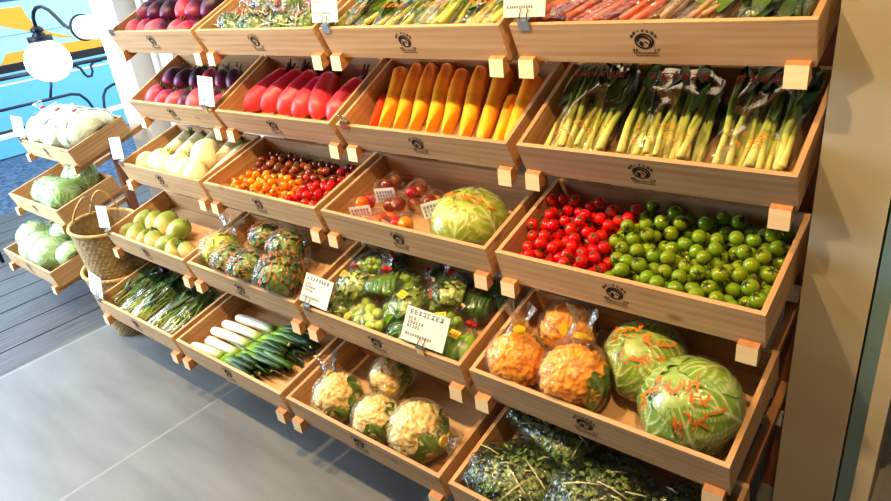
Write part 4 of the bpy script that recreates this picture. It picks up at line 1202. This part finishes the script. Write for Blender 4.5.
basket('upper straw basket with rope handles, nested inside the other', -.2000, -.205, .045, .076, .136, .50, 6, 2, [(190, .05), (150, .02)])

# ------------------------------------------------------------------ globe lamp on the white pillar
t = thing('globe_lamp', 'white glowing globe lamp on a curved black arm fixed to the white pillar', 'lamp', T(-.75, .345, 1.28))
inv = T(-.75, .345, 1.28).inverted(); yl = .345
def lp(x, z): return (x-.035+.75, yl-.345, z-1.28)
mb = MB(); mb.tube([lp(-.7155, 1.275), lp(-.97, 1.275)], [.060, .060], 32); mb.build('mount', M['white_paint'], t)
mb = MB(); mb.tube([lp(-.9705, 1.275), lp(-.985, 1.275)], [.067, .067], 32); mb.build('mount_plate', M['black_plastic'], t)
pts = [(-.98, 1.280), (-1.07, 1.268), (-1.15, 1.272), (-1.21, 1.295), (-1.27, 1.335), (-1.33, 1.37), (-1.41, 1.392), (-1.49, 1.388), (-1.55, 1.365), (-1.585, 1.33), (-1.592, 1.28)]
mb = MB(); mb.tube([lp(*p_) for p_ in pts], .010, 10); mb.build('arm', M['black_plastic'], t)
mb = MB(); mb.tube([lp(-1.592, 1.29), lp(-1.592, 1.275), lp(-1.592, 1.26), lp(-1.592, 1.255), lp(-1.592, 1.245), lp(-1.592, 1.22)], [.02, .034, .034, .024, .036, .036], 16)
mb.tube([lp(-1.592, 1.235), lp(-1.592, 1.205)], [.066, .066], 24); mb.build('socket', M['black_plastic'], t)
mb = MB(); mb.ball(lp(-1.592, 1.092), (.124, .124, .116), 32, 20); mb.build('globe', M['globe'], t)

# ------------------------------------------------------------------ iron railing outside
t = thing('iron_railing', 'dark wrought iron railing with curled bars beside the street', 'railing', T(-1.8, 0, -.006))
def rl(y, z): return (0, y, z+.006)
def bar(name, pts, r=.009):
    mb = MB(); mb.tube([rl(*p_) for p_ in pts], r, 8); mb.build(name, M['iron'], t)
bar('top_rail', [(-1.6, 1.035), (0, 1.03), (.56, 1.03), (1.9, 1.02)], .012)
bar('middle_rail', [(-1.6, .86), (.06, .86), (.34, .86), (.47, .86), (.52, .845), (.555, .80), (.575, .74), (.58, .60)])
bar('middle_rail', [(1.9, .86), (.82, .862), (.74, .858), (.69, .84), (.66, .80), (.645, .74), (.64, .60)])
bar('scroll', [(.50, 1.02), (.555, 1.018), (.58, .995), (.59, .96), (.605, .94), (.63, .94), (.645, .965), (.645, 1.0), (.67, 1.02), (.72, 1.02)], .008)
bar('short_post', [(.345, .865), (.375, .935), (.40, 1.03)], .008)
bar('lower_rail', [(-1.6, .735), (.575, .735)], .008)
for y in (-1.5, -.25, .61, 1.8):
    bar('post', [(y, -.005), (y, .60 if y == .61 else 1.03)], .011)
bar('cross_piece', [(.58, .602), (.64, .602)], .009)

# ------------------------------------------------------------------ bus in the street
t = thing('bus', 'pale blue bus side with yellow swoosh and black stripe, in the street', 'bus', T(-5, 2, -.06))
def br_(y, z): return (y-2, z+.06)
b = MB(); b.box((-2.3, -5.2, .2), (-.02, 4.5, 2.9)); bd = b.build('body', plain('pale blue bus paint', (176, 224, 240), .3), t)
def poly(name, pts, m, off, parent=None):
    mb = MB(); mb.sm = False
    mb.face(*[mb.p((off, *br_(*p_))) for p_ in pts]); mb.build(name, m, t)
poly('lower_skirt', [(-3, -.05), (6.4, -.05), (6.4, .74), (-3, .74)], plain('light cyan bus panel', (120, 200, 240), .3), -.0185)
poly('yellow_swoosh', [(-.6, 1.20), (1.26, 1.19), (1.42, 1.13), (1.59, 1.07), (1.77, .99), (1.95, .965), (1.71, 1.05), (1.58, 1.13), (1.53, 1.24), (1.51, 1.34), (-.6, 1.36)], plain('yellow bus paint', (242, 176, 44), .35), -.0175)
poly('yellow_stripe', [(1.13, .83), (6.3, .82), (6.3, .92), (1.22, .93)], plain('yellow stripe paint', (242, 176, 44), .35), -.0165)
poly('black_stripe', [(-3, .75), (6.3, .75), (6.3, .83), (-3, .825)], plain('black bus trim', (14, 20, 30), .4), -.0155)
poly('white_line', [(-3, .63), (6.3, .64), (6.3, .66), (-3, .65)], M['white_paint'], -.0145)
poly('white_sill', [(-3, .13), (6.3, .13), (6.3, .19), (-3, .19)], M['white_paint'], -.0140)
poly('panel_seam', [(-3, 1.095), (6.3, 1.075), (6.3, 1.082), (-3, 1.102)], plain('bus seam', (120, 160, 180), .4), -.0135)
poly('window', [(-3, 1.40), (6.3, 1.40), (6.3, 2.5), (-3, 2.5)], plain('bus window glass', (40, 90, 140), .1), -.0125)
poly('door_edge', [(1.0, .83), (1.12, .83), (1.19, 1.05), (1.15, 1.10), (1.0, 1.12)], plain('dark bus door edge', (30, 42, 64), .4), -.0115)
for y in (-2.2, 4.6):
    mb = MB(); mb.tube([(-.30, y-2, .40), (-.016, y-2, .40)], [.40, .40], 28); mb.build('wheel', plain('bus tyre', (24, 26, 30), .7), t)

# ------------------------------------------------------------------ chilled cabinet at the right edge
t = thing('display_fridge', 'upright chilled cabinet with pale frame and dark gasket, beyond the beige wall', 'fridge', T(2.625, .1, 0))
mb = MB(); mb.box((.001, -.02, 0), (.030, .4, 2.1)); mb.build('gasket', plain('grey blue fridge gasket', (118, 146, 154), .35), t)
mb = MB(); mb.box((.031, -.06, 0), (.062, .4, 2.1)); mb.build('frame', plain('beige fridge frame', (214, 204, 180), .45), t)
mb = MB(); mb.box((.063, .38, 0), (1.3, .4, 2.1)); mb.box((.063, -.02, 0), (1.3, .38, .06)); mb.build('cabinet', plain('fridge lining', (186, 192, 184), .5), t)
mb = MB(); mb.sm = False; mb.box((.0625, -.058, .06), (1.3, -.054, 2.1)); mb.build('glass_door', M['film_tight'], t)
for z in (.24, .62, 1.0, 1.4):
    mb = MB(); mb.box((.064, -.03, z), (1.3, .379, z+.014)); mb.box((.064, -.045, z-.02), (1.3, -.031, z+.03)); mb.build('shelf', plain('white fridge shelf', (214, 214, 208), .4), t)
for i, (z, m) in enumerate(((.254, (116, 76, 50)), (.634, (150, 140, 110)))):
    for j in range(2):
        t2 = thing('food_pack', ['brown food pack on the lower fridge shelf', 'pale food pack on the upper fridge shelf'][i]+[', beside the frame', ', further in'][j], 'food pack', T(2.76+.16*j, .19, z))
        mb = MB(); mb.sm = False; mb.box((-.06, -.09, .0015), (.06, .09, .03)); mb.build('tray', plain('pack tray', (200, 200, 196), .5), t2)
        mb = MB(); rg = random.Random(i*2+j)
        for q in range(10):
            mb.ball((rg.uniform(-.035, .035), rg.uniform(-.06, .06), .036+rg.uniform(0, .02)), rg.uniform(.018, .028), 12, 8, lambda d: 1+.15*nz3(d, 2, q))
        mb.build('food', veg('packed food', m, .5, .3), t2)
for p in TP.values(): unused(p)

# ------------------------------------------------------------------ let soft bags rest against the boards and each other
def meshes(t):
    for ch in t.children:
        m1 = t.matrix_basis @ ch.matrix_basis
        if ch.type == 'MESH': yield ch, m1
        for g in ch.children:
            if g.type == 'MESH': yield g, m1 @ g.matrix_basis
def settle(k, things, mode='free', wid=W, own=False):
    inv = CM[k].inverted(); data = []
    for t in things:
        L = []
        for o, m in meshes(t):
            if own and o.data.users > 1: o.data = o.data.copy()
            mm = inv @ m; L.append((o.data, mm.inverted(), [mm @ v.co for v in o.data.vertices]))
        data.append(L)
    cen = []
    for L in data:
        A = [p for (_, _, P) in L for p in P]
        lo = [min(p[i] for p in A) for i in range(3)]; hi = [max(p[i] for p in A) for i in range(3)]
        main = max(L, key=lambda q: len(q[2]))[2]
        cen.append(sum(main, Vector())/len(main))
    for i in range(len(data)):
        for j in range(i+1, len(data)):
            if mode == 'clamp': continue
            d = cen[j]-cen[i]
            if mode == 'rows': d.y = 0
            if mode == 'leeks': d.x = 0
            if d.length < .005: continue
            dist = d.length; n = d/dist
            ea = max((p-cen[i]).dot(n) for (_, _, P) in data[i] for p in P); eb = max((cen[j]-p).dot(n) for (_, _, P) in data[j] for p in P)
            if ea+eb <= dist: continue
            lim = dist*max(.3, min(.7, ea/(ea+eb)))
            for (_, _, P) in data[i]:
                for p in P:
                    q = (p-cen[i]).dot(n)-(lim-.0006)
                    if q > 0: p -= n*q*.999
            for (_, _, P) in data[j]:
                for p in P:
                    q = (cen[j]-p).dot(n)-(dist-lim-.0006)
                    if q > 0: p += n*q*.999
    for L in data:
        for me, im, P in L:
            for v, p in zip(me.vertices, P):
                ex = max(0, p.z-H-.010)*(.9 if k == 'B4' else .2 if k == 'D5' else .8)-.0008
                p.x = max(TH-ex, min(wid-TH+ex, p.x)); p.y = max(TH-ex, min(D-TH+ex, p.y))
                p.z = max(.0088, p.z)
                v.co = im @ p
            me.update()
bynear = {}
for o in list(col.objects):
    if o.parent is None and 'category' in o and o['category'] in ('radish', 'carrot', 'turnip', 'cauliflower', 'cabbage', 'lettuce', 'greens', 'celery', 'sprouts', 'bagged vegetables', 'eggplant', 'tub', 'leek'):
        k = None; loc = o.matrix_basis.translation
        if (loc-import_pos).length < .01: continue
        best = None
        for key in CM:
            q = CM[key].inverted() @ loc
            wid = EW if key[0] == 'E' else W
            if -.01 < q.x < wid+.01 and -.01 < q.y < D+.02 and -.005 < q.z < .16:
                if best is None or q.z < best[0]: best = (q.z, key)
        if best: bynear.setdefault(best[1], []).append(o)
for key, lst in bynear.items():
    settle(key, lst, 'leeks' if key == 'B5' else 'rows' if key in ('C2', 'D2', 'C1', 'A5', 'D1') else 'free', EW if key[0] == 'E' else W, True)


# ------------------------------------------------------------------ setting
def struct(name, mb, mats):
    o = mb.build(name, mats); o['kind'] = 'structure'; return o

def concrete():
    m, nt, out = _new('polished concrete tile'); L = nt.links
    p = N(nt, 'ShaderNodeBsdfPrincipled'); p.inputs['Roughness'].default_value = .38
    tc = N(nt, 'ShaderNodeTexCoord')
    mp = N(nt, 'ShaderNodeMapping'); mp.inputs['Scale'].default_value = (1, 5, 1)
    mp.inputs['Rotation'].default_value = (0, 0, R(35))
    L.new(tc.outputs['Object'], mp.inputs['Vector'])
    n1 = N(nt, 'ShaderNodeTexNoise'); n1.inputs['Scale'].default_value = 2.2; n1.inputs['Detail'].default_value = 8
    L.new(mp.outputs[0], n1.inputs['Vector'])
    cr = N(nt, 'ShaderNodeValToRGB'); e = cr.color_ramp.elements
    e[0].position = .3; e[0].color = (*lin((118, 119, 119)), 1); e[1].position = .7; e[1].color = (*lin((136, 137, 136)), 1)
    L.new(n1.outputs['Fac'], cr.inputs[0])
    br = N(nt, 'ShaderNodeTexBrick'); br.offset = 0; br.inputs['Color1'].default_value = (0, 0, 0, 1); br.inputs['Color2'].default_value = (0, 0, 0, 1)
    br.inputs['Mortar'].default_value = (1, 1, 1, 1); br.inputs['Scale'].default_value = 1.
    br.inputs['Mortar Size'].default_value = .006; br.inputs['Brick Width'].default_value = 1.0; br.inputs['Row Height'].default_value = 1.0
    mp2 = N(nt, 'ShaderNodeMapping'); mp2.inputs['Location'].default_value = (.345, 1.12, 0)
    L.new(tc.outputs['Object'], mp2.inputs['Vector']); L.new(mp2.outputs[0], br.inputs['Vector'])
    mx = N(nt, 'ShaderNodeMix', data_type='RGBA'); mx.inputs['B'].default_value = (*lin((150, 147, 138)), 1)
    L.new(br.outputs['Color'], mx.inputs['Factor']); L.new(cr.outputs[0], mx.inputs['A'])
    L.new(mx.outputs['Result'], p.inputs['Base Color'])
    L.new(p.outputs[0], out.inputs['Surface'])
    return m
def asphalt():
    m, nt, out = _new('asphalt'); L = nt.links
    p = N(nt, 'ShaderNodeBsdfPrincipled'); p.inputs['Roughness'].default_value = .8
    tc = N(nt, 'ShaderNodeTexCoord'); n1 = N(nt, 'ShaderNodeTexNoise'); n1.inputs['Scale'].default_value = 28; n1.inputs['Detail'].default_value = 6
    L.new(tc.outputs['Object'], n1.inputs['Vector'])
    cr = N(nt, 'ShaderNodeValToRGB'); e = cr.color_ramp.elements
    e[0].position = .35; e[0].color = (*lin((52, 78, 108)), 1); e[1].position = .65; e[1].color = (*lin((102, 130, 160)), 1)
    L.new(n1.outputs['Fac'], cr.inputs[0]); L.new(cr.outputs[0], p.inputs['Base Color'])
    b = N(nt, 'ShaderNodeBump'); b.inputs['Strength'].default_value = .5; b.inputs['Distance'].default_value = .01
    L.new(n1.outputs['Fac'], b.inputs['Height']); L.new(b.outputs[0], p.inputs['Normal'])
    L.new(p.outputs[0], out.inputs['Surface']); return m
def deckmat():
    m, nt, out = _new('grey deck planks'); L = nt.links
    p = N(nt, 'ShaderNodeBsdfPrincipled'); p.inputs['Roughness'].default_value = .45
    tc = N(nt, 'ShaderNodeTexCoord'); mp = N(nt, 'ShaderNodeMapping'); mp.inputs['Scale'].default_value = (20, 1.2, 1)
    L.new(tc.outputs['Object'], mp.inputs['Vector'])
    n1 = N(nt, 'ShaderNodeTexNoise'); n1.inputs['Scale'].default_value = 3; n1.inputs['Detail'].default_value = 6; L.new(mp.outputs[0], n1.inputs['Vector'])
    cr = N(nt, 'ShaderNodeValToRGB'); e = cr.color_ramp.elements
    e[0].position = .3; e[0].color = (*lin((76, 78, 82)), 1); e[1].position = .7; e[1].color = (*lin((112, 112, 112)), 1)
    L.new(n1.outputs['Fac'], cr.inputs[0]); L.new(cr.outputs[0], p.inputs['Base Color'])
    L.new(p.outputs[0], out.inputs['Surface']); return m

DX = -.36
b = MB(); b.sm = False; b.box((DX, -5, -.08), (6, .6, 0)); struct('floor', b, concrete())
b = MB(); b.sm = False
for k in range(11):
    x1 = DX-.008-k*.226; b.box((x1-.216, -5, -.08), (x1, 3.5, -.006))
b.box((DX-.008-11*.226, -5, -.1), (DX-.004, 3.5, -.03))
struct('deck_floor', b, deckmat())
b = MB(); b.box((-30, -20, -.14), (DX-.008-11*.226, 30, -.06)); struct('street_ground', b, asphalt())

wallm = plain('beige wall paint', (186, 178, 158), .55, nvar=.03)
whitew = plain('white wall paint', (226, 226, 224), .6, nvar=.03)
darkw = plain('darkened shop wall paint', (120, 112, 100), .7, nvar=.03)  # unseen shop surfaces coloured dark to cut bounced fill light
greyw = plain('pale grey partition', (190, 200, 208), .4, nvar=.03)
b = MB(); b.box((-.30, .56, 0), (6, .66, 2.75)); struct('wall_back', b, whitew)
b = MB(); b.box((-.75, .30, -.03), (-.52, .66, 2.75)); struct('trim_1', b, plain('white pillar paint', (238, 238, 238), .5, nvar=.02))
b = MB(); b.box((-.519, .40, -.03), (-.301, .44, 2.75)); struct('wall_left', b, greyw)
b = MB(); b.box((-.47, .385, 0), (-.43, .3995, 2.6)); struct('trim_2', b, M['white_paint'])
b = MB(); b.box((2.502, .08, 0), (2.622, .555, 2.75)); struct('wall_right', b, wallm)
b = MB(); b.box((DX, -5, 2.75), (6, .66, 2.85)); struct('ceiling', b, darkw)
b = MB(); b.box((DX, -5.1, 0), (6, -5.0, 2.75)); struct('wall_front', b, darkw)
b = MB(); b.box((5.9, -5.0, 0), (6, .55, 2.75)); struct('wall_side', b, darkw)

b = MB(); b.box((DX-.1, -5, 0), (DX, -1.9, 2.75)); struct('wall_light_block', b, darkw)  # unseen wall, added to narrow the opening that daylight enters by
# ------------------------------------------------------------------ light and view
w = bpy.data.worlds.new('world'); sc.world = w; w.use_nodes = True
nt = w.node_tree; nt.nodes.clear()
wo = nt.nodes.new('ShaderNodeOutputWorld'); bg = nt.nodes.new('ShaderNodeBackground')
sky = nt.nodes.new('ShaderNodeTexSky'); sky.sky_type = 'HOSEK_WILKIE'; sky.turbidity = 6; sky.ground_albedo = .4
sky.sun_direction = Vector((-.3, .55, .75)).normalized()
mixw = nt.nodes.new('ShaderNodeMix'); mixw.data_type = 'RGBA'; mixw.inputs['Factor'].default_value = .75
mixw.inputs['B'].default_value = (.86, .95, 1.0, 1)
nt.links.new(sky.outputs[0], mixw.inputs['A']); nt.links.new(mixw.outputs['Result'], bg.inputs['Color'])
bg.inputs['Strength'].default_value = 3.0
nt.links.new(bg.outputs[0], wo.inputs[0])

def spot(x, y, z, tx, ty, tz, e, colr, size=R(95), blend=.6, rad=.035):
    l = bpy.data.lights.new('spot', 'SPOT'); l.energy = e; l.color = colr; l.spot_size = size; l.spot_blend = blend; l.shadow_soft_size = rad
    o = bpy.data.objects.new('ceiling_spot_light', l); col.objects.link(o); o.location = (x, y, z)
    o.rotation_euler = (Vector((tx, ty, tz))-Vector((x, y, z))).to_track_quat('-Z', 'Y').to_euler()
warm = (1., .74, .44)
spot(-.1, -.95, 2.6, .15, -.05, .85, 62, (1., .84, .60))
spot(.75, -.95, 2.6, .85, -.05, .85, 84, (1., .79, .50))
spot(1.5, -.95, 2.6, 1.5, -.05, .85, 106, (1., .71, .38))
spot(2.72, -1.0, 2.6, 2.2, -.05, .75, 98, (1., .66, .31))

def area(name, loc, tgt, sx, sy, e, colr):
    l = bpy.data.lights.new(name, 'AREA'); l.shape = 'RECTANGLE'; l.size = sx; l.size_y = sy; l.energy = e; l.color = colr
    o = bpy.data.objects.new(name, l); col.objects.link(o); o.location = loc
    o.rotation_euler = (Vector(tgt)-Vector(loc)).to_track_quat('-Z', 'Y').to_euler()
area('daylight_opening_light', (-1.25, -1.35, 1.35), (.15, 0, .65), 1.5, 1.7, 84, (.60, .79, 1.))
area('added_fill_light', (2.2, -2.4, 2.7), (2.2, -2.2, 0), 2.5, 1.5, 5, (1., .84, .62))  # unseen lamp, added as weak warm fill inside the shop

area('fridge_light', (3.1, .12, 1.95), (3.1, .16, 0), .6, .12, 6, (.9, 1., .95))
sc.view_settings.view_transform = 'Standard'
sc.view_settings.look = 'None'
sc.view_settings.exposure = 0.22
sc.view_settings.gamma = 0.86
sc.cycles.transparent_max_bounces = 24
sc.cycles.max_bounces = 8
sc.cycles.use_denoising = True
